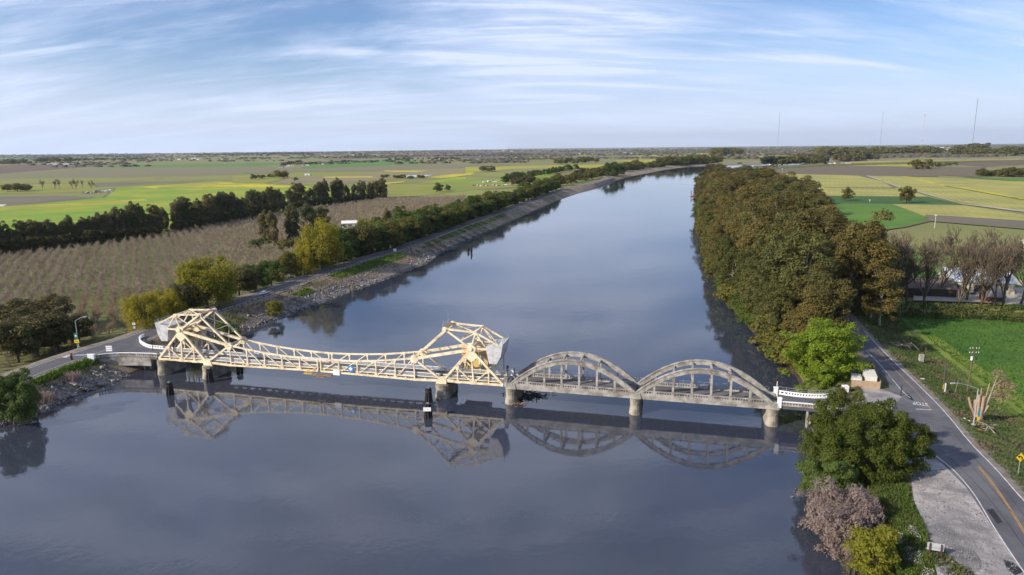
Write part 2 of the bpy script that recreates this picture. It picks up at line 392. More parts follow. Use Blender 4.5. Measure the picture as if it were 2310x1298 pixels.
ribbon('road_marking', clipy(LR, 232, 1400), 3.4, 3.66, 5.305, M_white)
ribbon('road_marking', clipy(LR, 222, 1400), -0.22, -0.08, 5.305, M_yel)
ribbon('road_marking', clipy(LR, 222, 1400), 0.08, 0.22, 5.305, M_yel)
ribbon('road_marking', clipy(LR, -60, 185), -0.15, 0.0, 5.305, M_yel)
# junction apron at the left bridge head
sheet('road', pts(5.3, 140,806, 205,812, 262,802, 345,801, 352,801, 375,790, 335,783, 316,773, 318,760, 335,748, 300,768, 235,783), 5.297, M_asph2)
# right river road
Z5 = 5.3
right_edge = [G2(2520,1420,Z5), G2(2420,1250,Z5)] + pts(Z5, 2310,1130, 2250,1060, 2190,1000, 2130,925, 2075,870, 2000,800, 1944,742)
left_edge = [G2(2420,1420,Z5)] + pts(Z5, 2310,1290, 2240,1190, 2180,1100, 2130,1050, 2082,1008, 2010,960, 1930,985, 1845,935, 1850,900, 1905,890, 1965,880, 2010,880, 1990,850, 1960,815, 1930,790, 1905,742)
sheet('road', right_edge + left_edge[::-1], 5.29, M_asph2)
ribbon('road', [(p[0], p[1]) for p in RR if 205 <= p[1] <= 1200], -4.6, 4.6, 5.286, M_asph2)
sheet('gravel_lot', pts(Z5, 2078,1010, 2130,1050, 2180,1100, 2240,1190, 2310,1290, 2420,1420, 2150,1420, 2115,1298, 2100,1240, 2085,1180, 2062,1130, 2055,1080, 2040,1040), 5.286, M_gravel)
sheet('gravel_lot', pts(Z5, 1915,885, 1925,870, 1990,878, 2035,895, 2010,925, 1940,925), 5.297, M_gravel)
def line(px, wdt, m, z=5.305):
    ribbon('road_marking', smooth([G2(px[i], px[i + 1], 5.3) for i in range(0, len(px), 2)]), -wdt / 2, wdt / 2, z, m)
line((2420,1245, 2310,1130, 2250,1062, 2190,1000, 2130,928, 2075,872, 2000,800, 1948,745), 0.22, M_white)
line((2330,1320, 2290,1262, 2240,1186, 2195,1112, 2150,1060, 2110,1028, 2078,1005), 0.2, M_white)
line((2053,898, 2035,882, 2005,846, 1975,812, 1955,793), 0.18, M_white)
line((2100,923, 2085,905, 2060,876, 2030,846, 2000,812, 1975,785), 0.13, M_yel)
line((2102,925, 2066,923), 0.32, M_white)
line((2081,970, 2108,983), 0.13, M_yel)
line((2340,1240, 2310,1196, 2270,1133, 2238,1087, 2209,1052), 0.15, M_yel)
line((2334,1240, 2306,1196, 2267,1133, 2234,1087, 2205,1052), 0.15, M_yel)
sheet('road_patch', pts(Z5, 2043,893, 2050,891, 2056,895, 2062,904, 2056,903, 2048,899), 5.300, M_patch)
cu = bpy.data.curves.new('stop_letters', 'FONT'); cu.body = 'STOP'; cu.size = 1.5; cu.align_x = 'CENTER'; cu.align_y = 'CENTER'; cu.offset = 0.02
tmp = bpy.data.objects.new('stop_letters', cu); COL.objects.link(tmp); bpy.context.view_layer.update()
dg = bpy.context.evaluated_depsgraph_get(); me = bpy.data.meshes.new_from_object(tmp.evaluated_get(dg)); bpy.data.objects.remove(tmp)
st = link('road_marking', me, M_white); p = G(2076, 911, 5.307); st.location = p; st.rotation_euler = (0, 0, R_(180 - 24)); st.scale = (0.9, 2.0, 1); tag(st, kind='structure')

M_tar = mat('tar_seam', (.03, .03, .035), (.045, .045, .05), 1, .7)
line((2330,1262, 2262,1165, 2205,1095, 2160,1050, 2120,1015), 0.10, M_tar); line((2330,1190, 2265,1105, 2200,1035, 2150,975), 0.09, M_tar); line((2290,1165, 2235,1100, 2190,1050), .08, M_tar)
line((1990,830, 2020,862, 2052,892), .1, M_tar); line((2150,1000, 2190,1003, 2215,1010), .09, M_tar); line((2096,945, 2130,950), .09, M_tar)
sheet('road_patch', pts(Z5, 2225,1150, 2240,1148, 2262,1178, 2250,1182), 5.301, M_patch); sheet('road_patch', pts(Z5, 2262,1262, 2285,1268, 2310,1290, 2290,1298, 2270,1282), 5.301, M_patch)
sheet('worn_asphalt', smooth(pts(Z5, 2085,1190, 2130,1180, 2175,1215, 2215,1270, 2190,1298, 2130,1298, 2105,1240, 2085,1190), 5)[:-1], 5.292, mat('worn_lot', (.17, .165, .175), (.26, .245, .245), .35, .95, .5, 5, c3=(.12, .12, .13), s3=.2, detail=10))
# ------------------------------------------------------------------ fields: crops and bare ground, each its own sheet
FC = dict(
 bright=mat('crop_bright_green', (0.135, 0.245, 0.02), (0.19, 0.275, 0.025), 0.02, 0.95, 0.3, .5, c3=(0.33, 0.31, 0.03), s3=0.006, detail=10),
 green=mat('crop_green', (0.07, 0.18, 0.03), (0.10, 0.20, 0.03), 0.01, 0.95, detail=6),
 olive=mat('pasture_olive', (0.19, 0.205, 0.035), (0.24, 0.23, 0.05), 0.01, 0.95, c3=(0.165, 0.215, 0.03), s3=0.006, detail=8),
 lolive=mat('pasture_light', (0.215, 0.24, 0.045), (0.19, 0.20, 0.055), 0.008, 0.95, c3=(0.18, 0.155, 0.07), s3=0.01, detail=8),
 brown=mat('bare_soil', (0.16, 0.135, 0.10), (0.13, 0.115, 0.08), 0.01, 0.95, c3=(0.155, 0.165, 0.075), s3=0.006, detail=8),
 dark=mat('ploughed_soil', (0.115, 0.082, 0.062), (0.14, 0.10, 0.072), 0.008, 0.95),
 vine=mat('vineyard_rows', (0.17, 0.135, 0.085), (0.15, 0.135, 0.07), 0.01, 0.95, detail=8, stripes=(35, 15, (0.19, 0.20, 0.09))),
 vine2=mat('orchard_rows', (0.115, 0.088, 0.06), (0.10, 0.078, 0.055), 0.02, 0.95, stripes=(62, 11, (0.18, 0.15, 0.08))),
 tan=mat('marsh_reeds', (0.24, 0.19, 0.12), (0.17, 0.15, 0.08), 0.02, 0.95, c3=(0.22, 0.22, 0.05), s3=0.01, detail=8),
 mustard=mat('mustard_bloom', (0.55, 0.44, 0.02), (0.42, 0.38, 0.03), 0.03, 0.95, c3=(0.26, 0.27, 0.03), s3=0.02),
 mustard2=mat('mustard_patchy', (0.30, 0.29, 0.03), (0.20, 0.23, 0.03), 0.03, 0.95, c3=(0.45, 0.38, 0.02), s3=0.015),
 pale=mat('hay_field', (0.37, 0.33, 0.085), (0.30, 0.285, 0.065), 0.012, 0.95, c3=(0.22, 0.20, 0.07), s3=0.012, detail=9, stripes=(25, 7, (.28, .28, .075))),
 dgreen=mat('dark_green_field', (0.035, 0.085, 0.015), (0.05, 0.11, 0.02), 0.03, 0.95, 0.3, .6, detail=7),
 mgreen=mat('grass_field', (0.065, 0.155, 0.02), (0.10, 0.19, 0.02), 0.02, 0.95, 0.3, .6, detail=7),
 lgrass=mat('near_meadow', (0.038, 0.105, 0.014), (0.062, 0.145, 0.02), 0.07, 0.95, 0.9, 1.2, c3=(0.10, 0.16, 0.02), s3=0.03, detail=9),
 yellow_grass=mat('meadow_edge', (0.17, 0.21, 0.03), (0.11, 0.16, 0.025), 0.12, 0.95, 0.6, 1.2, detail=8),  # yellow-green vegetation bands, dry grass at the levee toe
 orch=mat('orchard_floor', (0.12, 0.135, 0.04), (0.17, 0.15, 0.075), 0.10, 0.95, 0.4, 1.5, c3=(0.10, 0.13, 0.03), s3=0.03, detail=8),
 pond=None, track=mat('farm_track', (0.42, 0.38, 0.31), (0.33, 0.30, 0.24), 0.05, 0.95),
 white=mat('salt_pan', (0.55, 0.52, 0.48), (0.42, 0.40, 0.36), 0.02, 0.95),
)
FC['pond'] = mat('pond_water', (0.12, 0.14, 0.16), (0.1, 0.12, 0.14), 0.01, 0.08, spec=0.9)
fzc = [0.0]; M_verge = mat('field_verge', (0.075, 0.085, 0.03), (0.13, 0.12, 0.06), 0.03, 0.95, c3=(0.17, 0.15, 0.09), s3=0.01)
def field(kind, s, ox, oy, *p, name='field', z0=0.42):
    fzc[0] += 0.012
    q = [G2(ox + p[i] / s, oy + p[i + 1] / s, z0) for i in range(0, len(p), 2)]
    sheet(name, q, z0 + fzc[0], FC[kind])
    if name == 'field' and s > 1 and kind not in ('mustard', 'mustard2', 'white', 'tan'):
        for a_, b_ in zip(q, q[1:] + q[:1]):
            if abs(b_[0] - a_[0]) < abs(b_[1] - a_[1]) * .5: continue
            L_ = math.dist(a_, b_); n_ = max(1, int(L_ / 60)); d_ = min(a_[1], 2500)
            dense = [(a_[0] + (b_[0] - a_[0]) * k_ / n_ + random.gauss(0, .5), a_[1] + (b_[1] - a_[1]) * k_ / n_ + random.gauss(0, .5)) for k_ in range(n_ + 1)]
            ribbon('field_verge', dense, -1.0 - d_ * .0010, 1.0 + d_ * .0010, z0 + fzc[0] + .006, M_verge)
A = (3.85, 0, 320); B = (3.85, 550, 310); C_ = (3.85, 1050, 300); D = (3.0, 1540, 300); E1 = (1, 0, 0)
# far strips, whole width
field('green', *A, -900,126, 1200,112, 1500,134, -900,152)
field('lolive', *A, 1200,120, 2400,104, 2400,120, 1500,134)
field('dark', *A, -900,230, 0,208, 1100,180, 850,214, 0,278, -900,330)
field('green', *A, 850,215, 1200,200, 2310,188, 2310,212, 1000,225)
field('vine', *A, -900,340, 0,286, 1000,226, 2310,212, 2310,275, 700,315, 0,322, -900,380)
field('lolive', *A, -900,385, 0,322, 700,315, 2310,282, 2330,330, 1800,340, 800,358, 0,368, -900,420)
field('brown', *A, 800,362, 1800,336, 1500,366, 850,396)
field('olive', *A, -900,430, 0,372, 800,360, 850,396, 1500,366, 2310,335, 2310,370, 1000,402, 700,440, 0,455, -900,500)
field('bright', *A, -1400,640, 0,560, 900,490, 1000,402, 2310,372, 3300,395, 3300,485, 2706,561, 2198,650, 1655,748, 1155,835, 577,905, 0,962, -1400,1090)
field('brown', *A, -900,520, 0,480, 500,470, 820,486, 500,525, 0,566, -900,600)
field('mustard2', *A, 0,575, 800,520, 1250,500, 1300,512, 700,560, 0,600)
field('mustard2', *A, 1050,398, 1400,380, 1900,345, 2310,362, 2310,390, 1500,398)
field('mustard', *A, 1700,388, 1900,380, 2310,370, 2700,390, 2400,402)
field('mustard', *A, 1240,396, 1400,388, 1350,408)
field('white', *A, -200,545, 60,545, 30,562, -200,580)
field('white', *A, 400,200, 440,190, 640,192, 650,200)
# middle
field('dark', *B, 700,195, 1000,165, 1500,140, 2400,120, 3600,118, 3600,135, 2400,150, 1200,182)
field('dark', *C_, -300,150, 600,190, 1500,148, 2300,150, 2300,165, 1200,172, 400,230, -300,215)
field('olive', *C_, 300,205, 1200,180, 2100,178, 2120,205, 1400,225, 400,245)
field('brown', *C_, 800,205, 1500,192, 1400,210, 900,228, 300,236)
field('green', *B, 600,212, 900,203, 1500,206, 1500,232, 900,255, 500,268)
field('green', *B, 0,222, 360,224, 340,240, 0,250)
field('lolive', *B, 1500,206, 2310,190, 2310,200, 1500,214)
field('vine', *B, 0,255, 500,272, 1450,240, 2310,232, 2310,246, 1300,292, 500,302, 0,318)
field('tan', *B, 400,345, 1100,298, 2310,250, 3000,240, 3000,262, 2100,300, 1650,345, 1200,372, 600,420, 300,400)
field('olive', *B, -100,330, 700,305, 1100,296, 1000,320, 400,345, 200,400, -100,398)
field('mustard', *B, 700,344, 1100,340, 1150,350, 700,352)
field('mustard', *B, 1200,290, 1600,292, 1500,304, 1250,298)
field('pond', *B, 1290,345, 1450,330, 1640,328, 1560,342, 1400,352, name='pond')
field('mustard', *B, 1600,350, 1800,322, 2050,310, 2020,320, 1760,356)
field('bright', *B, 1180,400, 1500,402, 1800,352, 2310,318, 2700,300, 2700,340, 2310,398)
field('olive', *B, 1150,520, 1180,404, 1600,402, 2310,398, 2600,380, 2600,420, 2000,460, 1500,515)
field('lolive', *B, 1500,517, 2000,462, 2310,448, 2750,400, 2750,520, 2000,530)
field('mustard', *B, 1210,398, 1400,384, 1390,394, 1230,406)
field('mustard2', *C_, 0,300, 500,288, 1260,276, 1265,305, 700,305, 400,312, 0,350)
field('mustard', *C_, 0,352, 90,345, 0,368)
field('lolive', *C_, 100,345, 850,308, 1260,305, 1260,325, 700,330, 480,352, 300,400, 0,420, 0,380)
field('mustard2', *C_, 1300,240, 1700,228, 2120,222, 2150,250, 1700,260, 1300,250)
field('mustard', *C_, 1650,280, 1820,276, 1820,290, 1650,292)
field('brown', *C_, 1240,330, 1500,335, 1380,358, 1300,365, 1230,350)
# right of the river
field('mustard2', *D, -200,145, 200,140, 1120,135, 1100,158, 450,178, 0,172, -200,160)
field('brown', *D, 1120,118, 2400,128, 2400,142, 1120,135)
field('green', *D, 1900,108, 2500,112, 2500,128, 2000,128)
field('mustard2', *D, 780,210, 1190,196, 1300,184, 1700,173, 2310,178, 2450,178, 2450,190, 2310,190, 1750,206, 1700,232, 1180,226)
field('dark', *D, 1720,205, 2000,190, 2450,178, 2450,200, 2310,215, 2040,230)
field('vine2', *D, 480,222, 1190,224, 1700,232, 1720,300, 1240,292, 620,276, 500,250)
field('vine2', *D, 1720,234, 2045,232, 2000,302, 1580,278, 1700,250)
field('pale', *D, 600,277, 1220,291, 1480,376, 1660,436, 980,430, 400,430)
field('brown', *D, 1180,292, 1260,294, 1480,376, 1420,374, 1350,330)
field('pale', *D, 1260,293, 1478,296, 1760,360, 2310,462, 2700,535, 2700,620, 2310,536, 1900,478, 1480,372)
field('pale', *D, 1490,296, 2310,332, 2700,350, 2700,520, 2310,455, 1770,360)
field('mgreen', *D, 2000,303, 2310,310, 2700,320, 2700,345, 2310,332, 1900,302)
field('mustard', *D, 1478,295, 1500,296, 1780,358, 1760,362)
field('mustard', *D, 1800,364, 1900,370, 2310,450, 2310,456, 1900,380)
field('dgreen', *D, 960,430, 1660,436, 1900,492, 1440,487, 1070,482, 900,470)  # band of darker green between the paler fields
field('mgreen', *D, 700,470, 1070,482, 1440,487, 1700,592, 1500,640, 1100,700, 700,700)
field('pale', *D, 1420,486, 1900,494, 2310,560, 2700,610, 2700,680, 2310,640, 1700,592)
field('brown', *D, 1650,560, 2310,600, 2700,640, 2700,700, 2310,655, 1650,600)
field('track', *D, 1540,383, 1640,412, 1900,482, 2310,530, 2310,540, 1900,488, 1640,418, name='path')
field('track', *D, 1240,291, 1256,291, 1480,372, 1472,374, name='path')
field('dark', *D, 960,372, 1430,376, 1430,378, 960,374)
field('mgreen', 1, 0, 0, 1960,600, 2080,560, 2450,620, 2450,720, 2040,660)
field('yellow_grass', 1, 0, 0, 2060,595, 2200,575, 2420,600, 2420,640, 2300,622, 2150,600)
field('track', 1, 0, 0, 2180,600, 2240,605, 2310,640, 2420,690, 2420,700, 2300,648, 2230,612, name='path')
field('track', 1, 0, 0, 2110,662, 2200,655, 2420,650, 2420,700, 2250,688, 2060,682, 2060,668, name='path')
rx = [interp(RR, y) + 24 for y in (95, 130, 165, 200, 240, 262)]
def wsheet(name, P, z, kind): sheet(name, P, z, FC[kind])
wsheet('field', [(rx[0], 80), (rx[1] + 2, 130), (rx[2], 165), (rx[3], 200), (rx[4], 240), (rx[5] + 2, 262), (300, 232), (420, 190), (420, 60)], 0.55, 'lgrass')
wsheet('field', [(rx[0] + 1, 95), (rx[1] + 3, 130), (rx[2] + 1, 165), (rx[3] + 1, 200), (rx[4] + 1, 232), (rx[4] + 6, 228), (rx[3] + 7, 195), (rx[2] + 9, 162), (rx[1] + 11, 132), (rx[0] + 12, 100)], 0.57, 'yellow_grass')
# orchard floor on the left
wsheet('field', [G2(-300,605,.4), G2(0,571,.4), G2(150,556,.4), G2(300,538,.4), G2(571,490,.4), G2(703,466,.4), G2(861,446,.4), G2(1150,440,.4), (interp(LR,760)-27, 760), (interp(LR,640)-25, 640), (interp(LR,500)-24, 500), (interp(LR,400)-23, 400), (interp(LR,300)-22, 300), (interp(LR,230)-22, 230), (interp(LR,180)-22, 180), (-230, 140), (-420, 140)], 0.43, 'orch')

# ================================================================== the bridge
BA = R_(-14.35); O0 = Vector((-0.515, 170.396, 0.0))
BU = Vector((math.cos(BA), math.sin(BA), 0)); BV = Vector((-math.sin(BA), math.cos(BA), 0))
def BP(u, v, z=0.0): return O0 + BU * u + BV * v + Vector((0, 0, z))
DZ = 5.3; TW = 6.5; CU = -55.77
M_cream = mat('cream_paint', (0.79, 0.70, 0.50), (0.70, 0.61, 0.43), 0.5, 0.55, c3=(0.52, 0.39, 0.25), s3=0.55, detail=8)
M_wrail = mat('white_paint', (0.82, 0.82, 0.82), (0.72, 0.72, 0.72), 0.8, 0.6)
M_cw = mat('counterweight_concrete', (0.56, 0.56, 0.58), (0.46, 0.46, 0.47), 0.5, 0.8, c3=(0.30, 0.30, 0.30), s3=0.4)
M_conc = mat('weathered_concrete', (0.39, 0.37, 0.34), (0.28, 0.265, 0.24), 0.6, 0.9, 0.25, 4, c3=(0.17, 0.15, 0.125), s3=0.30, detail=8)
M_pier = mat('pier_concrete', (0.36, 0.33, 0.28), (0.25, 0.22, 0.18), 0.4, 0.9, 0.3, 3, c3=(0.14, 0.12, 0.09), s3=0.35, detail=8)
M_deck = mat('steel_grid_deck', (0.10, 0.09, 0.085), (0.14, 0.115, 0.095), 0.5, 0.7, c3=(0.075, 0.065, 0.06), s3=0.2)
M_cdeck = mat('bridge_asphalt', (0.10, 0.098, 0.105), (0.075, 0.074, 0.08), 0.3, 0.85, c3=(0.14, 0.135, 0.14), s3=0.12)
M_house = mat('ochre_wall', (0.56, 0.40, 0.16), (0.50, 0.35, 0.13), 0.4, 0.7)
M_roof = mat('ochre_roof', (0.60, 0.42, 0.18), (0.48, 0.33, 0.14), 0.6, 0.8)
M_dark = mat('dark_metal', (0.03, 0.03, 0.032), (0.045, 0.04, 0.04), 1, 0.5)
M_glass = mat('window_glass', (0.02, 0.025, 0.03), (0.03, 0.03, 0.04), 1, 0.1, spec=0.8)
M_galv = mat('galvanised_steel', (0.42, 0.44, 0.46), (0.34, 0.36, 0.38), 2, 0.4, metal=0.5)
M_rust = mat('rusty_machinery', (0.20, 0.11, 0.06), (0.30, 0.22, 0.14), 2, 0.8)

br = empty('bascule_bridge', O0, BA); tag(br, 'cream steel double-leaf drawbridge with two raised counterweight towers over the river', 'drawbridge')
def SU(s, side): return CU + s * side
def member(name, parent, p, q, w=0.45, h=None, m=M_cream):
    return MB().bar(p, q, w, h).build(name, m, parent)
def plate(name, parent, poly, v, th=0.5, m=M_cream):
    return MB().prism([(a, v - th / 2, z) for a, z in poly], (0, th, 0)).build(name, m, parent)
for side, sn in ((-1, 'west'), (1, 'east')):
    for v in (0.0, TW):
        P = lambda s, z: (SU(s, side), v, z)
        # fixed tower
        tt = MB().bar(P(53.7, 4.75), P(37.2, 4.75), 0.5, 0.55).build('tower_truss', M_cream, br)
        MB().bar(P(52.7, 5.6), P(38, 5.6), 0.18, 0.22).build('bottom_chord', M_cream, tt)
        apex = P(45.0, 14.0)
        member('tower_leg', tt, P(53.6, 4.9), P(45.3, 13.7), 0.55, 0.6); member('tower_leg', tt, P(37.2, 5.1), P(44.7, 13.7), 0.55, 0.6)
        member('tower_post', tt, P(45.5, 4.8), P(45.1, 11.2), 0.38)
        member('tower_post', tt, P(49.7, 4.8), P(49.7, 8.6), 0.32); member('tower_post', tt, P(41.1, 4.8), P(41.1, 8.9), 0.32)
        member('tower_diagonal', tt, P(45.7, 4.9), P(49.8, 8.6), 0.32); member('tower_diagonal', tt, P(45.1, 4.9), P(41.0, 8.8), 0.32)
        plate('gusset_plate', tt, [(SU(45, side), 14.3), (SU(46.9, side), 12.4), (SU(46.4, side), 11.7), (SU(45.05, side), 10.5), (SU(43.6, side), 11.7), (SU(43.1, side), 12.4)], v, 0.62)
        plate('gusset_plate', tt, [(SU(44.6, side), 4.4), (SU(46.4, side), 4.4), (SU(45.9, side), 5.4), (SU(45.1, side), 5.4)], v, 0.56)
        plate('gusset_plate', tt, [(SU(40.3, side), 4.4), (SU(41.9, side), 4.4), (SU(41.3, side), 5.5), (SU(40.9, side), 5.5)], v, 0.56)
        plate('gusset_plate', tt, [(SU(49.2, side), 8.9), (SU(50.2, side), 8.9), (SU(50.0, side), 7.7), (SU(49.4, side), 7.7)], v, 0.6)
        plate('gusset_plate', tt, [(SU(40.6, side), 9.3), (SU(41.6, side), 9.3), (SU(41.4, side), 8.0), (SU(40.7, side), 8.0)], v, 0.6)
        member('tower_strut', tt, P(37.2, 5.2), P(41.0, 4.75), 0.3, 0.5)
        # counterweight truss that rocks on the tower top
        ct = member('counterweight_truss', br, P(45.0, 14.2), P(37.9, 19.1), 0.5, 0.55)
        for a, b2, ww in ((P(46.3, 18.7), P(37.9, 19.15), 0.42), (P(46.3, 18.7), P(52.6, 15.5), 0.42), (P(46.3, 18.6), P(48.9, 15.0), 0.3), (P(46.3, 18.6), P(45.0, 14.4), 0.36),
                        (P(46.2, 18.5), P(42.2, 16.2), 0.26), (P(45.0, 14.2), P(49.6, 14.3), 0.45)):
            member('strut', ct, a, b2, ww)
        plate('hub_plate', ct, [(SU(44.1, side), 13.4), (SU(46.2, side), 13.5), (SU(46.5, side), 14.6), (SU(45.2, side), 15.6), (SU(43.7, side), 14.9)], v, 0.85)
        plate('hub_plate', ct, [(SU(37.1, side), 18.7), (SU(38.5, side), 18.6), (SU(38.8, side), 19.3), (SU(37.9, side), 19.75), (SU(37.2, side), 19.5)], v, 0.7)
        plate('hub_plate', ct, [(SU(45.4, side), 18.6), (SU(46.2, side), 17.9), (SU(47.1, side), 18.2), (SU(46.6, side), 19.0), (SU(45.6, side), 18.95)], v, 0.55)
        MB().tube(P(38.0, 19.1)[:1] + (v - 0.6, 19.1), P(38.0, 19.1)[:1] + (v + 0.6, 19.1), 0.42, n=12).build('pivot_pin', M_cream, ct); MB().tube((SU(45, side), v - 0.75, 14.3), (SU(45, side), v + 0.75, 14.3), 0.5, n=12).build('pivot_pin', M_cream, ct)
        # the long link and the hip post
        member('link_arm', br, P(28.9, 10.4), P(44.0, 13.7), 0.55, 0.72)
        member('operating_link', br, P(28.9, 10.7), P(37.9, 18.9), 0.45, 0.5)
        # leaf
        top = [(28.7, 10.45), (23.1, 9.65), (17.4, 8.95), (11.75, 8.5), (6.1, 8.2), (0.5, 8.05)]
        zb = lambda s: 4.78 - 0.35 * min(s, 28.7) / 28.7
        lt = MB().bar(P(0.45, zb(0)), P(28.7, zb(28.7)), 0.5, 0.45).bar(P(28.7, zb(28.7)), P(36.4, 4.75), 0.45, 0.6).build('leaf_truss', M_cream, br)
        MB().bar(P(1.0, zb(0) + .85), P(28.7, zb(28.7) + .85), 0.2, 0.22).build('floor_beam', M_cream, lt)
        tcm = MB()
        for (s0, z0), (s1, z1) in zip(top, top[1:]): tcm.bar(P(s0, z0), P(s1, z1), 0.42, 0.42)
        tcm.build('top_chord', M_cream, lt)
        for k, (s0, z0) in enumerate(top): member('vertical', lt, P(s0, zb(s0)), P(s0, z0), 0.34)
        for k in range(5):
            member('diagonal', lt, P(top[k][0] - .2, top[k][1]), P(top[k + 1][0] + .1, zb(top[k + 1][0])), 0.26)
        member('end_diagonal', lt, P(28.7, 10.4), P(36.6, 4.9), 0.5, 0.5)
        for k in range(1, 6):
            s0 = top[k][0]
            if k < 5: MB().prism([(SU(s0 - .75, side), v - .28, zb(s0) - .1), (SU(s0 + .75, side), v - .28, zb(s0) - .1), (SU(s0 + .25, side), v - .28, zb(s0) + 1.0), (SU(s0 - .2, side), v - .28, zb(s0) + 1.0)], (0, .56, 0)).build('gusset_plate', M_cream, lt)
            MB().prism([(SU(s0 - .5, side), v - .25, top[k][1] + .2), (SU(s0 + .5, side), v - .25, top[k][1] + .2), (SU(s0 + .2, side), v - .25, top[k][1] - .7), (SU(s0 - .2, side), v - .25, top[k][1] - .7)], (0, .5, 0)).build('gusset_plate', M_cream, lt)
        plate('hip_plate', lt, [(SU(27.6, side), 10.5), (SU(28.2, side), 9.2), (SU(29.3, side), 9.1), (SU(30.2, side), 10.3), (SU(29.4, side), 11.2), (SU(28.2, side), 11.2)], v, 0.8)
        plate('heel_plate', lt, [(SU(34.9, side), 3.9), (SU(37.9, side), 3.9), (SU(38.0, side), 5.1), (SU(37.2, side), 5.9), (SU(35.6, side), 5.6)], v, 0.9)
    Q = lambda s, v, z: (SU(s, side), v, z)
    # cross bracing between the two trusses
    cb_ = MB()
    for s0, z0 in ((37.9, 19.1), (46.3, 18.7), (28.7, 10.7), (45.0, 14.4), (42.2, 16.3)): cb_.bar(Q(s0, 0, z0), Q(s0, TW, z0), 0.3)
    for (a, za), (b2, zb2) in (((37.9, 19.1), (46.3, 18.7)), ((28.9, 10.7), (33.2, 14.8)), ((33.2, 14.8), (37.9, 19.0)), ((46.3, 18.7), (52.6, 15.6))):
        cb_.bar(Q(a, 0, za), Q(b2, TW, zb2), 0.16); cb_.bar(Q(a, TW, za), Q(b2, 0, zb2), 0.16)
    cb_.bar(Q(33.2, 0, 14.8), Q(33.2, TW, 14.8), 0.24); cb_.bar(Q(26, 0, 10.1), Q(28.7, TW, 10.6), 0.14); cb_.bar(Q(26, TW, 10.1), Q(28.7, 0, 10.6), 0.14)
    cb_.build('cross_bracing', M_cream, br)
    # counterweight
    pr = [(52.9, 15.75), (49.0, 15.0), (49.9, 10.45), (52.0, 10.4), (53.1, 12.6), (53.7, 15.9)]
    cwm = MB().prism([Q(s0, -0.15, z0) for s0, z0 in pr], (0, TW + 0.3, 0)).build('counterweight', M_cw, br)
    rm = MB()
    for v0 in np.linspace(-0.1, TW + .1, 6): rm.bar(Q(53.5, v0, 15.8), Q(53.5, v0, 16.7), 0.07)
    rm.bar(Q(53.5, -.1, 16.7), Q(53.5, TW + .1, 16.7), 0.07); rm.bar(Q(53.5, -.1, 16.25), Q(53.5, TW + .1, 16.25), 0.06)
    rm.build('handrail', M_galv, cwm)
    # top platform with railing, antenna
    pf = MB().box((min(SU(37.0, side), SU(38.6, side)), 0.5, 19.3), (max(SU(37.0, side), SU(38.6, side)), TW - .5, 19.4)).build('service_platform', M_rust, br)
    rm = MB()
    for v0 in np.linspace(.6, TW - .6, 5): rm.bar(Q(37.0, v0, 19.4), Q(37.0, v0, 20.4), 0.06)
    rm.bar(Q(37.0, .6, 20.4), Q(37.0, TW - .6, 20.4), 0.06); rm.bar(Q(37.0, .6, 19.9), Q(37.0, TW - .6, 19.9), 0.05)
    rm.build('handrail', M_galv, pf)
    if side == 1: MB().bar(Q(37.4, 4, 19.4), Q(37.4, 4, 23.0), 0.07).bar(Q(37.1, 1, 19.4), Q(37.1, 1, 21.4), 0.12).build('antenna', M_galv, pf)
    # machinery on the counterweight arm
    mm = MB().bar(Q(46.5, 1.2, 14.0), Q(49.5, 1.2, 14.2), .5).bar(Q(46.5, TW - 1.2, 14.0), Q(49.5, TW - 1.2, 14.2), .5).tube(Q(43.2, .5, 12.2), Q(43.2, TW - .5, 12.2), .28, n=8).bar(Q(43.4, 1.5, 11.6), Q(46.2, 1.5, 12.6), .5, .7).bar(Q(43.4, 5, 11.6), Q(46.2, 5, 12.6), .5, .7)
    mm.build('drive_machinery', M_rust, br)
    for sname in ((-1, 1)[side > 0],):
        pass
# operator house and machinery house outside the far truss
hu = MB().box((-106.4, 7.2, 8.7), (-101.9, 10.6, 11.2)).build('machinery_house', M_house, br)
MB().prism([(-106.9, 6.9, 11.2), (-101.5, 6.9, 11.2), (-101.5, 11.0, 11.45), (-106.9, 11.0, 11.45)], (0, 0, 0.18)).build('roof', M_roof, hu)
MB().box((-103.2, 7.12, 10.0), (-102.6, 7.19, 10.7)).build('window', M_glass, hu)
for uu, vv in ((-106.1, 7.5), (-102.3, 7.5), (-106.1, 10.3), (-102.3, 10.3), (-104.2, 7.5)): MB().bar((uu, vv, 3.2), (uu, vv, 8.7), .28).build('post', M_cream, hu)
hu = MB().box((-15.9, 7.2, 4.6), (-8.4, 11.0, 10.6)).build('operator_house', M_house, br)
MB().prism([(-16.4, 6.95, 10.6), (-7.9, 6.95, 10.6), (-7.9, 9.1, 11.7), (-16.4, 9.1, 11.7)], (0, 0, 0.15)).prism([(-16.4, 11.3, 10.6), (-7.9, 11.3, 10.6), (-7.9, 9.15, 11.7), (-16.4, 9.15, 11.7)], (0, 0, 0.15)).build('roof', M_roof, hu)
MB().prism([(-8.41, 7.25, 10.6), (-8.41, 11.0, 10.6), (-8.41, 9.12, 11.65)], (-7.4, 0, 0)).build('gable', M_house, hu)
for (u0, u1, z0, z1) in ((-15.3, -14.5, 6.6, 7.8), (-15.3, -14.5, 9.0, 10.0), (-12.8, -11.9, 8.9, 9.9)): MB().box((u0, 7.13, z0), (u1, 7.19, z1)).build('window', M_glass, hu)
MB().box((-11.2, 7.13, 8.9), (-9.2, 7.19, 10.2)).build('vent_louvre', M_cw, hu)
MB().box((-10.6, 7.13, 5.4), (-9.6, 7.19, 7.5)).build('door', mat('grey_door', (.3, .3, .3)), hu)
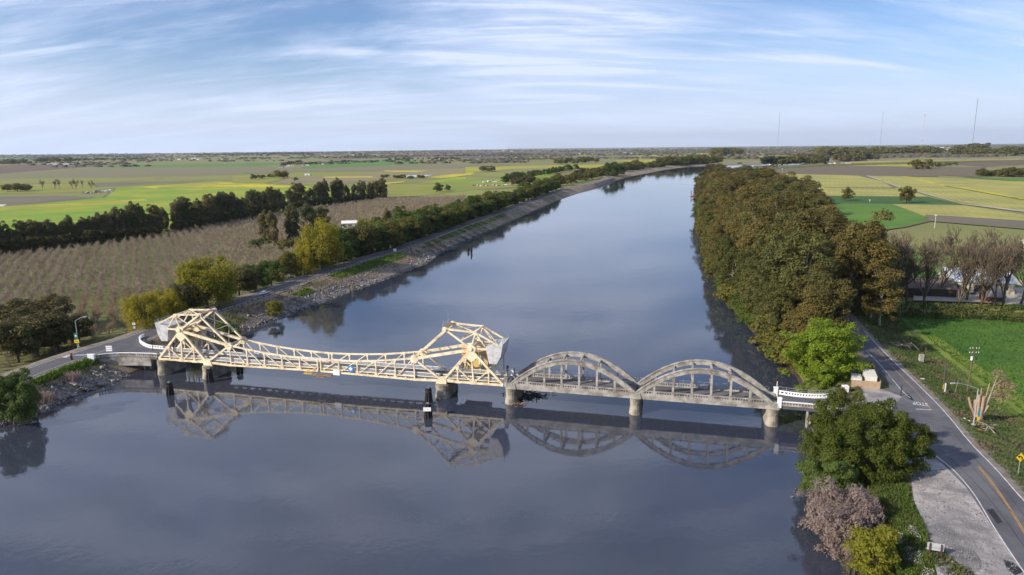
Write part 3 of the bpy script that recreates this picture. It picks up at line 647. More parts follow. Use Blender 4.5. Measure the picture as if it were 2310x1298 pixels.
MB().box((-17.3, 7.3, 5.0), (-15.9, 9.2, 5.15)).bar((-17.2, 7.3, 5.1), (-17.2, 7.3, 6.2), .06).bar((-17.2, 9.2, 5.1), (-17.2, 9.2, 6.2), .06).bar((-17.2, 7.3, 6.2), (-17.2, 9.2, 6.2), .06).build('landing', M_galv, hu)
# deck
MB().box((-109.7, 0.35, DZ - .28), (-1.6, TW - .35, DZ)).build('roadway', M_deck, br)
cbm = MB()
for u in np.arange(-109, -2, 2.83): cbm.bar((u, .2, DZ - .65), (u, TW - .2, DZ - .65), .3, .6)
for vv in (1.5, 3.25, 5.0): cbm.bar((-109.4, vv, DZ - .5), (-2, vv, DZ - .5), .25, .4)
cbm.build('floor_beams', M_cream, br)
def lattice(name, u0, u1, v, parent):
    mb = MB().bar((u0, v, DZ + 1.12), (u1, v, DZ + 1.12), .14, .14).bar((u0, v, DZ + .12), (u1, v, DZ + .12), .12, .16)
    n = int((u1 - u0) / .42)
    for i in range(n):
        a = u0 + i * .42
        mb.bar((a, v, DZ + .15), (a + .8, v, DZ + 1.1), .03, .19, (0, 1, 0)); mb.bar((a + .8, v + .04, DZ + .15), (a, v + .04, DZ + 1.1), .03, .19, (0, 1, 0))
    return mb.build(name, M_wrail, parent)
for v in (.42, TW - .42):
    for u0, u1 in ((-109.4, -93), (-92, -56.2), (-55.4, -20), (-19, -2)): lattice('lattice_railing', u0, u1, v, br)
# centre lock gear, channel marker sign and the white box by mid-span
MB().box((-60.2, -1.3, 4.0), (-57.6, -.35, 4.15)).bar((-59.8, -.9, 4.1), (-58.8, -.3, 5.4), .14).bar((-58.0, -.9, 4.1), (-57.2, -.3, 5.4), .14).bar((-59.8, -1.2, 4.7), (-57.4, -1.2, 4.7), .12).build('inspection_platform', mat('yellow_platform', (.6, .42, .08)), br)
MB().box((-57.4, -1.5, 3.9), (-51.5, -.35, 4.1)).bar((-57, -1.4, 4.4), (-51.6, -1.4, 4.4), .12).bar((-56, -1.2, 3.5), (-53.6, -1.2, 3.5), .5, .3).build('maintenance_scaffold', M_rust, br)
MB().box((-51.3, -.55, 4.1), (-49.3, -.3, 5.5)).build('white_panel', M_wrail, br)
M_blue = mat('sign_blue', (.03, .22, .62), (.03, .2, .58), 1, .4); M_signw = mat('sign_white', (.8, .8, .8), (.76, .76, .76), 1, .4)
bs = MB().box((-46.6, -.5, 5.4), (-45.1, -.42, 7.1)).build('bridge_clearance_sign', M_blue, br)
MB().prism([(-45.85 + .6 * math.cos(t), -.53, 6.25 + .32 * math.sin(t)) for t in np.linspace(0, 6.28, 13)[:-1]], (0, -.02, 0)).prism([(-46.1, -.53, 6.6), (-45.6, -.53, 6.6), (-45.85, -.53, 6.95)], (0, -.02, 0)).prism([(-46.1, -.53, 5.9), (-45.85, -.53, 5.55), (-45.6, -.53, 5.9)], (0, -.02, 0)).build('emblem', M_signw, bs)
for uu in (-109.0, -93.2, -18.2, -2.4):
    g = MB().box((uu - .12, TW - .9, DZ), (uu + .12, TW - .7, DZ + 2.6)).box((uu - .25, TW - 1.0, DZ + 2.2), (uu + .25, TW - .55, DZ + 3.0))
    if uu in (-109.0, -2.4): g.build('bell_post', M_dark, br)
gm = MB()
for v in (TW + .1,):
    gm.box((-1.9, v - .4, DZ), (-.9, v + .1, DZ + 2.0))
gm.build('control_cabinet', M_wrail, br)

# concrete arch spans
def arch_span(u0, L, label):
    e = empty('concrete_arch_span', BP(u0, 0, 0), BA); tag(e, label, 'arch bridge', 'concrete arch spans')
    za = lambda u: 4.95 + 7.45 * (1 - ((u - L / 2) / (L / 2)) ** 2)
    for v in (0.0, 7.0):
        nseg = 26; mb = MB()
        pts_ = [(u, za(u)) for u in np.linspace(0.1, L - .1, nseg + 1)]
        def strip(dz0, dz1, w2):
            vs = []
            for i, (u, z) in enumerate(pts_):
                du = (za(u + .01) - za(u - .01)) / .02; ln = math.hypot(1, du); nx, nz = -du / ln, 1 / ln
                for dz, ww in ((dz0, -w2), (dz0, w2), (dz1, w2), (dz1, -w2)): vs.append((u + nx * dz, v + ww, z + nz * dz))
            fs = []
            for i in range(nseg):
                a = 4 * i
                fs += [(a, a + 1, a + 5, a + 4), (a + 1, a + 2, a + 6, a + 5), (a + 2, a + 3, a + 7, a + 6), (a + 3, a, a + 4, a + 7)]
            fs += [(0, 3, 2, 1), (4 * nseg, 4 * nseg + 1, 4 * nseg + 2, 4 * nseg + 3)]
            mb.add(vs, fs)
        strip(-.45, .4, .24); strip(.4, .62, .40); strip(-.62, -.45, .34)
        mb.build('arch_rib', M_conc, e)
        for k in range(6):
            u = 4.4 + 4.53 * k + (L - 32.3) / 2
            MB().box((u - .26, v - .22, 4.25), (u + .26, v + .22, za(u) - .4)).build('hanger', M_conc, e)
        vo = v + (-.3 if v < 1 else .3); vs_ = -1 if v < 1 else 1
        gb = MB().box((.9, min(vo, vo - vs_ * .5), 4.0), (L - .9, max(vo, vo - vs_ * .5), DZ + .12))
        rail = MB().box((.9, min(vo, vo - vs_ * .34), DZ + .12), (L - .9, max(vo, vo - vs_ * .34), DZ + .30)).box((.9, min(vo + vs_*.04, vo - vs_ * .38), DZ + .80), (L - .9, max(vo + vs_*.04, vo - vs_ * .38), DZ + .98))
        x = 1.2
        while x < L - 1.2:
            rail.box((x, min(vo - vs_ * .04, vo - vs_ * .3), DZ + .30), (x + .22, max(vo - vs_ * .04, vo - vs_ * .3), DZ + .80)); x += .62
        for k in range(6):
            u = 4.4 + 4.53 * k + (L - 32.3) / 2
            gb.box((u - .42, min(vo, vo - vs_ * .03) + vs_ * .03, 4.0), (u + .42, max(vo, vo - vs_ * .03) + vs_ * .03, DZ + .9))
        gb.build('edge_girder', M_conc, e); rail.build('balustrade', M_conc, e)
        if v > 1:
            hr = MB().bar((.5, v + .9, DZ + 1.5), (L - .5, v + .9, DZ + 1.5), .07).bar((.5, v + .9, DZ + .95), (L - .5, v + .9, DZ + .95), .06)
            for x in np.arange(1, L, 2.6): hr.bar((x, v + .9, DZ - .1), (x, v + .9, DZ + 1.5), .08)
            hr.build('pipe_railing', M_galv, e); MB().box((0.2, v + .31, DZ - .3), (L - .2, v + 1.3, DZ - .12)).build('footway', M_conc, e)
    for k in (1, 2, 3, 4):
        u = 4.4 + 4.53 * k + (L - 32.3) / 2
        MB().box((u - .2, .25, za(u) - .45), (u + .2, 6.75, za(u) + .15)).build('cross_strut', M_conc, e)
    fb = MB()
    for k in range(7): u = 2.1 + 4.53 * k + (L - 32.3) / 2; fb.box((u - .2, .2, 4.05), (u + .2, 6.8, 5.0))
    fb.build('floor_beams', M_conc, e)
    MB().box((.1, .21, DZ - .3), (L - .1, 6.79, DZ)).build('roadway', M_cdeck, e)
arch_span(0.0, 32.3, 'weathered grey concrete tied arch, the one beside the cream drawbridge')
arch_span(32.35, 32.4, 'weathered grey concrete tied arch, the one nearer the right river bank')
# piers
def pier(u, wt, wb, v0, v1, ztop, label, cap=True, solid=True):
    e = empty('bridge_pier', BP(u, 3.2, 0), BA); tag(e, label, 'bridge pier', 'concrete piers of the bridge')
    def ring(w, z, g):
        r = w / 2; a, b2 = v0 - 3.2 - g, v1 - 3.2 + g; o = []
        for t in np.linspace(math.pi, 2 * math.pi, 9): o.append((r * math.cos(t), a + r + r * math.sin(t), z))
        for t in np.linspace(0, math.pi, 9): o.append((r * math.cos(t), b2 - r + r * math.sin(t), z))
        return o
    rs = [ring(wb, -4, .35), ring(wb, .3, .3), ring(wt, ztop - 1.3, .02), ring(wt, ztop - 1.3, 0)]
    vs = sum(rs, []); n = len(rs[0]); fs = []
    for k in range(len(rs) - 1): fs += [(k * n + i, k * n + (i + 1) % n, (k + 1) * n + (i + 1) % n, (k + 1) * n + i) for i in range(n)]
    fs.append(tuple(range((len(rs) - 1) * n, len(rs) * n)))
    mb = MB(); mb.add(vs, fs); mb.build('shaft', M_pier, e)
    r2 = [ring(wt + .3, ztop - 1.3, .12), ring(wt + .3, ztop, .12)]
    mb = MB(); mb.add(sum(r2, []), [(i, (i + 1) % n, n + (i + 1) % n, n + i) for i in range(n)] + [tuple(range(n)), tuple(range(n, 2 * n))]); mb.build('cap', M_pier, e)
    return e
pier(-108.4, 3.0, 3.5, -1.3, 8.2, 4.35, 'concrete pier under the far left end of the drawbridge')
pier(-92.4, 3.6, 4.2, -1.5, 8.6, 3.75, 'concrete pier behind pile cluster under the left drawbridge tower')
pier(-19.2, 3.6, 4.2, -1.5, 8.6, 3.75, 'concrete pier with blue ladder under the right drawbridge tower')
p4 = pier(0.0, 2.7, 3.4, -1.2, 8.6, 4.1, 'concrete pier where the steel drawbridge meets the first concrete arch')
p5 = pier(32.3, 2.5, 3.1, -1.2, 8.6, 4.1, 'concrete pier standing between the two concrete arches')
p6 = pier(64.8, 2.7, 3.3, -1.2, 8.6, 4.1, 'concrete pier at the right end of the second concrete arch')
for pe, uo in ((p4, 0), (p5, 0), (p6, 0)):
    for vv in (0.0, 7.0):
        MB().prism([(-1.5, vv - 3.2 - .55, 4.1), (1.5, vv - 3.2 - .55, 4.1), (.95, vv - 3.2 - .55, 5.7), (-.95, vv - 3.2 - .55, 5.7)], (0, 1.1, 0)).build('springing_block', M_conc, pe)
for pe in (p4, p6):
    for vv in (-.2, 7.2):
        o = MB().box((-1.75 if pe is p4 else .85, vv - 3.2 - .35, 4.6), (-.85 if pe is p4 else 1.75, vv - 3.2 + .35, 6.9)).box((-1.85 if pe is p4 else .75, vv - 3.2 - .45, 6.9), (-.75 if pe is p4 else 1.85, vv - 3.2 + .45, 7.1)).build('end_post', M_wrail if (pe is p6) else M_conc, pe)
MB().bar((-2.4, -5.2, .5), (-2.4, -5.2, 3.8), .1).bar((-3.0, -5.2, .5), (-3.0, -5.2, 3.8), .1).bar((-2.4, -5.2, 1.6), (-3.0, -5.2, 1.6), .08).bar((-2.4, -5.2, 2.6), (-3.0, -5.2, 2.6), .08).bar((-4.6, -5.2, 2.0), (-1, -5, 2.0), .1).build('ladder', mat('blue_paint', (.12, .3, .5)), bpy.data.objects['bridge_pier.002'])

def parapet(name, path, z0, z1, m, label=None, cat=None, parent=None, th=.32, balus=True):
    """low wall with slots along a plan path"""
    P = [Vector((a, b, 0)) for a, b in path]; mb = MB(); up = Vector((0, 0, 1))
    for a, b2 in zip(P, P[1:]):
        h = z1 - z0; d = (b2 - a)
        mb.bar(a + up * (z0 + h * .2), b2 + up * (z0 + h * .2), th, h * .4); mb.bar(a + up * (z1 - h * .1), b2 + up * (z1 - h * .1), th + .08, h * .2)
        n = max(1, int(d.length / .6))
        for i in range(n):
            c = a + d * ((i + .5) / n); dd = d.normalized() * .17
            mb.bar(c - dd + up * (z0 + h * .6), c + dd + up * (z0 + h * .6), th * .7, h * .4)
    o = mb.build(name, m, parent)
    if label: tag(o, label, cat)
    return o
# left approach viaduct
la = empty('approach_viaduct', (0, 0, 0)); tag(la, 'low grey concrete viaduct with curved slotted parapet at the left end of the drawbridge', 'viaduct')
nearL = smooth([tuple(BP(-109.9, -.15)[:2])] + [tuple(BP(-113.8, -.35)[:2]), G2(262, 800, 5.8), G2(207, 806, 5.8)], 4)
farL = smooth([tuple(BP(-109.9, 6.7)[:2])] + [tuple(BP(-115, 7.2)[:2]), G2(335, 781, 5.8), G2(317, 771, 5.8), G2(316, 762, 5.8), G2(325, 757, 5.8)], 5)
parapet('parapet', nearL, 5.1, 6.25, M_conc, parent=la)
mb = MB()
for a, b2 in zip(nearL, nearL[1:]): mb.bar(Vector((*a, 6.31)), Vector((*b2, 6.31)), .44, .12)
mb.build('coping', M_wrail, la)
parapet('parapet', farL, 5.28, 6.3, M_wrail, parent=la)
deckL = nearL + farL[::-1]
mb = MB(); n = len(deckL)
mb.add([(p[0], p[1], 4.4) for p in deckL] + [(p[0], p[1], 5.301) for p in deckL], [tuple(range(n)), tuple(reversed(range(n, 2 * n)))] + [(i, (i + 1) % n, n + (i + 1) % n, n + i) for i in range(n)])
dk = mb.build('roadway', M_asph2, la)
for q in nearL[1:]: pass
mb = MB()
for a, b2 in zip(nearL[3:], nearL[4:]):
    va, vb = Vector((*a, 0)), Vector((*b2, 0)); mb.bar(va + Vector((0, .1, 3.6)), vb + Vector((0, .1, 3.6)), .4, 2.6)
mb.build('retaining_wall', M_conc, la)
for (px, py) in ((327, 834), (341, 832), (352, 826)):
    p = G(px, py, 0); MB().tube((p.x, p.y, -3), (p.x, p.y, 4.4), .38, n=10).build('column', M_conc, la)
p = Vector(nearL[-1] + (0,)); MB().box((p.x - 1.0, p.y - .5, 4.6), (p.x + .9, p.y + .5, 6.7)).build('end_post', M_wrail, la)
# right approach
ra = empty('approach_viaduct', (0, 0, 0)); tag(ra, 'low concrete approach span with white curved parapet at the right end of the second arch', 'viaduct')
nearR = [tuple(BP(66.7, -.2)[:2]), tuple(BP(72, -.3)[:2]), tuple(BP(77, -.6)[:2])] + [G2(1900, 926, 5.9)]
farR = smooth([tuple(BP(66.8, 7.3)[:2]), G2(1800, 893, 5.6), G2(1850, 896, 5.6), G2(1885, 892, 5.6), G2(1908, 883, 5.6)], 4)
parapet('parapet', nearR, 5.1, 6.1, M_conc, parent=ra)
mb = MB()
for a, b2 in zip(nearR, nearR[1:]): mb.bar(Vector((*a, 6.16)), Vector((*b2, 6.16)), .44, .12)
mb.build('coping', M_wrail, ra)
parapet('parapet', farR, 5.2, 6.35, M_wrail, parent=ra)
deckR = nearR + farR[::-1]; n = len(deckR); mb = MB()
mb.add([(p[0], p[1], 4.3) for p in deckR] + [(p[0], p[1], 5.303) for p in deckR], [tuple(range(n)), tuple(reversed(range(n, 2 * n)))] + [(i, (i + 1) % n, n + (i + 1) % n, n + i) for i in range(n)])
mb.build('roadway', M_asph2, ra)
for uu in (72.5, 73.6, 74.7): MB().box((uu - .22, -.1 + (uu - 72.5) * 2, -1), (uu + .22, .4 + (uu - 72.5) * 2, 4.3)).build('column', M_conc, ra).matrix_world = Matrix.Translation(O0) @ Matrix.Rotation(BA, 4, 'Z')
hr = MB(); fr = [Vector((*q, 0)) + BV * 1.1 for q in farR]; up = Vector((0, 0, 1))
for a, b2 in zip(fr, fr[1:]):
    for zz in (5.9, 6.4, 6.9): hr.bar(a + up * zz, b2 + up * zz, .07)
for a in fr[::2]: hr.bar(a + up * 4.6, a + up * 7.0, .09)
hr.build('pipe_railing', M_galv, ra)
p = Vector((*farR[-1], 0)); MB().box((p.x - .9, p.y - .5, 5.3), (p.x + .5, p.y + .6, 7.1)).build('end_post', M_wrail, ra)

# ================================================================== vegetation
def unit(a): return a / np.maximum(np.linalg.norm(a, axis=1, keepdims=True), 1e-6)
def leaf_cards(P, Nn, size, asp=1.0, r=rng, droop=0.0):
    """leaf-sized diamond faces at P, roughly facing Nn"""
    n = len(P); a = unit(np.cross(Nn, r.normal(size=(n, 3))))
    if droop: a = unit(a * (1 - droop) + np.array([0, 0, -1.0]) * droop)
    b = unit(np.cross(Nn, a)); s = (size * r.uniform(.6, 1.35, n))[:, None]
    V = np.stack([P - a * s * asp, P - b * s * .55 + Nn * s * .12, P + a * s * asp, P + b * s * .55 + Nn * s * .12], 1).reshape(-1, 3)
    return V, np.arange(4 * n).reshape(-1, 4)
def clumps(K, crown, rc, r, shell=0.55, zlo=0.0, pw=None):
    """clump centres spread through an ellipsoid (rx, ry, z0, z1), mostly near its skin"""
    rx, ry, z0, z1 = crown; d = unit(r.normal(size=(K * 3, 3))); d = d[d[:, 2] > -0.93][:K]
    rad = r.uniform(shell, 1.0, len(d))[:, None]
    lump = 1 + 0.16 * np.sin(d[:, :1] * 5 + d[:, 1:2] * 4 + r.uniform(0, 6)) + r.normal(size=(len(d), 1)) * .07
    d = np.sign(d) * np.abs(d) ** .82; c = d * rad * lump; c[:, 0] *= rx; c[:, 1] *= ry; c[:, 2] = (z0 + z1) / 2 + c[:, 2] * (z1 - z0) / 2
    return c, rc * r.uniform(.65, 1.3, len(d))
def foliage(C, Rc, per, size, r, flat=0.8, asp=1.0, droop=0.0, hang=0.0, fuzz=.15):
    Ps = []; Ns = []
    for c, q in zip(C, Rc):
        n = int(per * (q / Rc.mean()) ** 2) + 4
        d = unit(r.normal(size=(n, 3))); d[:, 2] = np.where(d[:, 2] < -0.45, -d[:, 2], d[:, 2])
        rad = q * (1 + r.normal(size=(n, 1)) * fuzz - .08)
        p = d * rad; p[:, 2] *= flat
        if hang: p[:, 2] -= r.uniform(0, 1, n) ** 1.5 * hang * (np.linalg.norm(p[:, :2], axis=1) / q + .2)
        Ps.append(c + p); Ns.append(unit(d * .9 + r.normal(size=(n, 3)) * .45 + np.array([0, 0, .25])))
    return leaf_cards(np.concatenate(Ps), np.concatenate(Ns), size, asp, r, droop)
def tubes(segs, n=5):
    """segs: list of (p, q, r0, r1) -> arrays"""
    V = []; F = []
    ang = [2 * math.pi * i / n for i in range(n)]
    P = np.array([s[0] for s in segs]); Q = np.array([s[1] for s in segs]); r0 = np.array([s[2] for s in segs]); r1 = np.array([s[3] for s in segs])
    d = unit(Q - P); ref = np.where(np.abs(d[:, 2:3]) > .9, np.array([[1., 0, 0]]), np.array([[0, 0, 1.]])); a = unit(np.cross(d, ref)); b = np.cross(d, a)
    rings = []
    for c, rr in ((P, r0), (Q, r1)):
        for t in ang: rings.append(c + (a * math.cos(t) + b * math.sin(t)) * rr[:, None])
    V = np.stack(rings, 1).reshape(-1, 3); m = len(segs); base = np.arange(m)[:, None] * 2 * n
    F = np.concatenate([base + np.array([i, (i + 1) % n, n + (i + 1) % n, n + i]) for i in range(n)])
    return V, F
def limbs(h0, C, r, rt, n=14):
    """trunk to height h0, then limbs reaching to some of the clump centres"""
    segs = []; top = np.array([r.normal() * .2, r.normal() * .2, h0]); segs.append((np.array([0, 0, -1.2]), np.array([0, 0, h0 * .45]), rt * 1.15, rt * .85)); segs.append((np.array([0, 0, h0 * .45]), top, rt * .85, rt * .6))
    for i in r.choice(len(C), min(n, len(C)), replace=False):
        m = top + (C[i] - top) * .5 + np.array([0, 0, .08 * h0]) + r.normal(size=3) * .25
        segs.append((top * r.uniform(.8, 1) if i % 2 else top, m, rt * .42, rt * .25)); segs.append((m, C[i], rt * .25, rt * .08))
    return segs
def branchy(h, r, rt, depth, spread, kids=3, up=.5, lenf=.68, first=.3):
    segs = []
    def go(p, d, L, rad, k):
        q = p + d * L * .5 + r.normal(size=3) * L * .04; e = q + (d + r.normal(size=3) * .12) * L * .5
        segs.append((p, q, rad, rad * .85)); segs.append((q, e, rad * .85, rad * .65))
        if k == 0: return
        for _ in range(kids if k < depth else kids + 1):
            nd = d + r.normal(size=3) * spread; nd[2] += up * .3; nd = nd / np.linalg.norm(nd)
            go(e if r.random() < .6 else q, nd, L * lenf * r.uniform(.75, 1.2), rad * .58, k - 1)
    go(np.array([0, 0, -.8]), np.array([0, 0, 1.]), h * first + .8, rt, depth); return segs
M_bark = mat('bark_brown', (0.11, 0.085, 0.06), (0.075, 0.06, 0.045), 1.5, 0.95)
M_barkp = mat('bark_pale', (0.36, 0.30, 0.24), (0.22, 0.18, 0.14), 0.8, 0.9)
M_twig = mat('twigs_brown', (0.155, 0.12, 0.085), (0.11, 0.085, 0.06), 0.6, 0.95)
M_twigo = mat('twigs_orchard', (0.34, 0.275, 0.20), (0.24, 0.19, 0.14), 0.15, 0.95)
M_twigp = mat('twigs_rose', (0.34, 0.25, 0.235), (0.24, 0.18, 0.17), 0.5, 0.95)
LM = dict(
 euc=leafmat('leaves_eucalyptus', (0.098, 0.084, 0.022), (0.162, 0.128, 0.034), .09, .3),
 eucg=leafmat('leaves_eucalyptus_green', (0.075, 0.085, 0.022), (0.125, 0.125, 0.035), .1, .3),
 wind=leafmat('leaves_windbreak', (0.11, 0.118, 0.045), (0.175, 0.15, 0.06), .1, .4),
 willow=leafmat('leaves_willow', (0.25, 0.235, 0.025), (0.36, 0.31, 0.035), .12, .5),
 green=leafmat('leaves_green', (0.065, 0.10, 0.018), (0.10, 0.135, 0.022), .12, .35),
 olive=leafmat('leaves_olive', (0.12, 0.115, 0.025), (0.165, 0.15, 0.03), .12, .35),
 dark=leafmat('leaves_dark', (0.058, 0.06, 0.02), (0.105, 0.09, 0.03), .2, .2),
 lime=leafmat('leaves_lime', (0.18, 0.255, 0.022), (0.275, 0.36, 0.035), .25, .45),
 camph=leafmat('leaves_camphor', (0.068, 0.092, 0.011), (0.125, 0.135, 0.017), .3, .35),
 teal=leafmat('leaves_willow_green', (0.075, 0.125, 0.03), (0.12, 0.165, 0.035), .25, .4),
 yel=leafmat('leaves_yellowgreen', (0.20, 0.20, 0.02), (0.28, 0.25, 0.03), .3, .4),
 rose=leafmat('buds_rose', (0.27, 0.21, 0.19), (0.185, 0.145, 0.12), .4, .3),
 dead=leafmat('leaves_dead', (0.34, 0.25, 0.15), (0.24, 0.17, 0.10), .5, .3),
 conif=leafmat('needles', (0.022, 0.045, 0.022), (0.035, 0.055, 0.025), .2, .15),
 reed=leafmat('dry_reeds', (0.42, 0.36, 0.22), (0.30, 0.25, 0.15), .4, .3),
 hedge=leafmat('leaves_hedge', (0.085, 0.10, 0.02), (0.14, 0.125, 0.03), .3, .3),
 red=leafmat('leaves_red_shrub', (0.22, 0.09, 0.07), (0.16, 0.07, 0.055), .5, .3),
)
def mk(trunk_segs, VF, leaf, bark=None, nt_=5):
    tv, tf = tubes(trunk_segs, nt_)
    tm = npmesh('trunk', tv, tf, True); tm.materials.append(bark or M_bark)
    if VF is None: return (tm, None)
    cm = npmesh('crown', VF[0], VF[1]); cm.materials.append(leaf); return (tm, cm)
ARCH = {}
def arche(kind, leaf, n, K, crown, rc, per, size, trunk, h, flat=.8, asp=1.0, droop=0, hang=0, shell=.55, bark=None, ztr=None, fuzz=.15):
    L_ = []
    for i in range(n):
        r = np.random.default_rng(hash(kind) % 1000 * 0 + sum(map(ord, kind)) * 7 + i * 31)
        cr = (crown[0] * r.uniform(.88, 1.12), crown[1] * r.uniform(.88, 1.12), crown[2], crown[3])
        C, Rc = clumps(K, cr, rc, r, shell)
        L_.append(mk(limbs(ztr or crown[2] + (crown[3] - crown[2]) * .25, C, r, trunk), foliage(C, Rc, per, size, r, flat, asp, droop, hang, fuzz), LM[leaf], bark))
    ARCH[kind] = (L_, h)
arche('eucalyptus', 'euc', 4, 66, (7.0, 7.0, 2, 29), 2.2, 170, .40, .55, 30, flat=.85, bark=M_barkp, ztr=14)
arche('eucgreen', 'eucg', 3, 60, (6.2, 6.2, 2, 29), 2.0, 170, .38, .5, 30, flat=.9, bark=M_barkp, ztr=14)
arche('windbreak', 'wind', 4, 84, (4.6, 4.6, 1, 23.5), 1.75, 105, .44, .45, 25, flat=.9, bark=M_barkp, ztr=14)
arche('willow', 'willow', 3, 62, (8.5, 8.5, 3, 19), 2.2, 230, .30, .6, 20, flat=.8, asp=1.5, droop=.5, hang=4.5)
arche('leafy', 'green', 3, 52, (6, 6, .6, 13.5), 1.8, 180, .32, .4, 14)
arche('olive', 'olive', 3, 52, (6, 6, .6, 13.5), 1.8, 180, .32, .4, 14)
arche('dark', 'dark', 3, 56, (6, 6, 1.6, 12), 1.7, 210, .30, .4, 13, ztr=3)
arche('lime', 'lime', 1, 300, (10.3, 9.5, -.5, 18), 1.15, 150, .25, .5, 19, shell=.4, fuzz=.28)
arche('camphor', 'camph', 1, 560, (12.2, 12.0, -2.0, 17.0), 1.15, 230, .20, .6, 17, flat=1.0, shell=.72, ztr=5)
arche('teal', 'teal', 1, 120, (8, 7, -.6, 12), 1.4, 200, .24, .4, 13, asp=1.3)
arche('shrub', 'green', 2, 26, (2.2, 2.2, .2, 3.6), .8, 90, .22, .12, 4)
arche('oliveshrub', 'olive', 2, 26, (2.4, 2.4, .2, 3.8), .8, 90, .24, .12, 4)
arche('yellowshrub', 'yel', 2, 60, (3.0, 3.0, .2, 6.5), .8, 150, .17, .15, 7)
arche('conifer', 'conif', 1, 60, (2.6, 2.6, 1.5, 13), .9, 60, .4, .3, 14, flat=.5)
arche('farleafy', 'wind', 2, 26, (6, 6, 1.5, 12), 2.2, 34, .9, .4, 13)
arche('faryellow', 'olive', 2, 26, (6, 6, 1.0, 9), 2.2, 34, .9, .4, 10)
def bare(kind, n, h, rt, depth, spread, kids, bark, lenf=.7, nt_=3, extra=None, first=.3, up=.5):
    L_ = []
    for i in range(n):
        r = np.random.default_rng(sum(map(ord, kind)) * 3 + i * 17)
        sg = branchy(h, r, rt, depth, spread, kids, up, lenf, first)
        zt = max(s[1][2] for s in sg); sg = [(np.array(s[0]) * [1, 1, h / zt], np.array(s[1]) * [1, 1, h / zt], max(s[2], .035 * h / 20 + .012), max(s[3], .03 * h / 20 + .01)) for s in sg]
        vf = None
        if extra:
            leaf, per, sz = extra
            E_ = np.array([s[1] for s in sg[-int(len(sg) * .6):]]); P = np.repeat(E_, per, 0) + r.normal(size=(len(E_) * per, 3)) * sz * 1.5
            vf = leaf_cards(P, unit(r.normal(size=P.shape)), sz, 1.4, r)
        tv = mk(sg, vf, LM[extra[0]] if extra else None, bark, nt_); L_.append(tv)
    ARCH[kind] = (L_, h)
bare('cottonwood', 4, 24, .5, 6, .27, 3, M_twig, .72, first=.34, up=.8)
bare('barebush', 3, 9, .18, 5, .5, 3, M_twig, .75, first=.15)
bare('orchardtree', 5, 5.2, .16, 4, .5, 3, M_twigo, .72, first=.22, extra=('dead', 2, .12))
arche('rose', 'rose', 1, 330, (5.4, 5.4, -1.5, 9.2), .7, 95, .13, .22, 10, flat=1.0, asp=1.9, shell=.55, bark=M_twigp, ztr=2, fuzz=.4)
ARCH['rose'][0][0] = (mk([(a, b_, max(c, .05), max(d, .03)) for a, b_, c, d in branchy(9, np.random.default_rng(3), .2, 6, .5, 3, .5, .78, .12)], None, None, M_twigp, 3)[0], ARCH['rose'][0][0][1])
bare('purple', 1, 5, .12, 5, .6, 3, M_twig, .8, first=.12, extra=('rose', 1, .07))
def plant(kind, x, y, z, h, label, cat='tree', group=None, name='tree', wide=1.0, var=None, rz=None, tilt=0):
    L_, href = ARCH[kind]; i = random.randrange(len(L_)) if var is None else var
    tm, cm = L_[i]; s = h / href
    e = empty(name, (x, y, z), random.uniform(0, 6.28) if rz is None else rz, (s * wide, s * wide, s)); 
    if tilt: e.rotation_euler[1] = tilt
    tag(e, label, cat, group); link('trunk', tm, None, e)
    if cm: link('crown', cm, None, e)
    return e
def plant1(kind, x, y, z, h, label, cat='tree', group=None, name='tree', wide=1.0):
    """small in the picture: one mesh object, no children"""
    L_, href = ARCH[kind]; i = random.randrange(len(L_)); tm, cm = L_[i]; s = h / href
    o = link(name, cm or tm, None, None); o.location = (x, y, z - .3); o.rotation_euler = (0, 0, random.uniform(0, 6.28)); o.scale = (s * wide, s * wide, s)
    return tag(o, label, cat, group)
def rr_mid(y): return interp(RR, y)
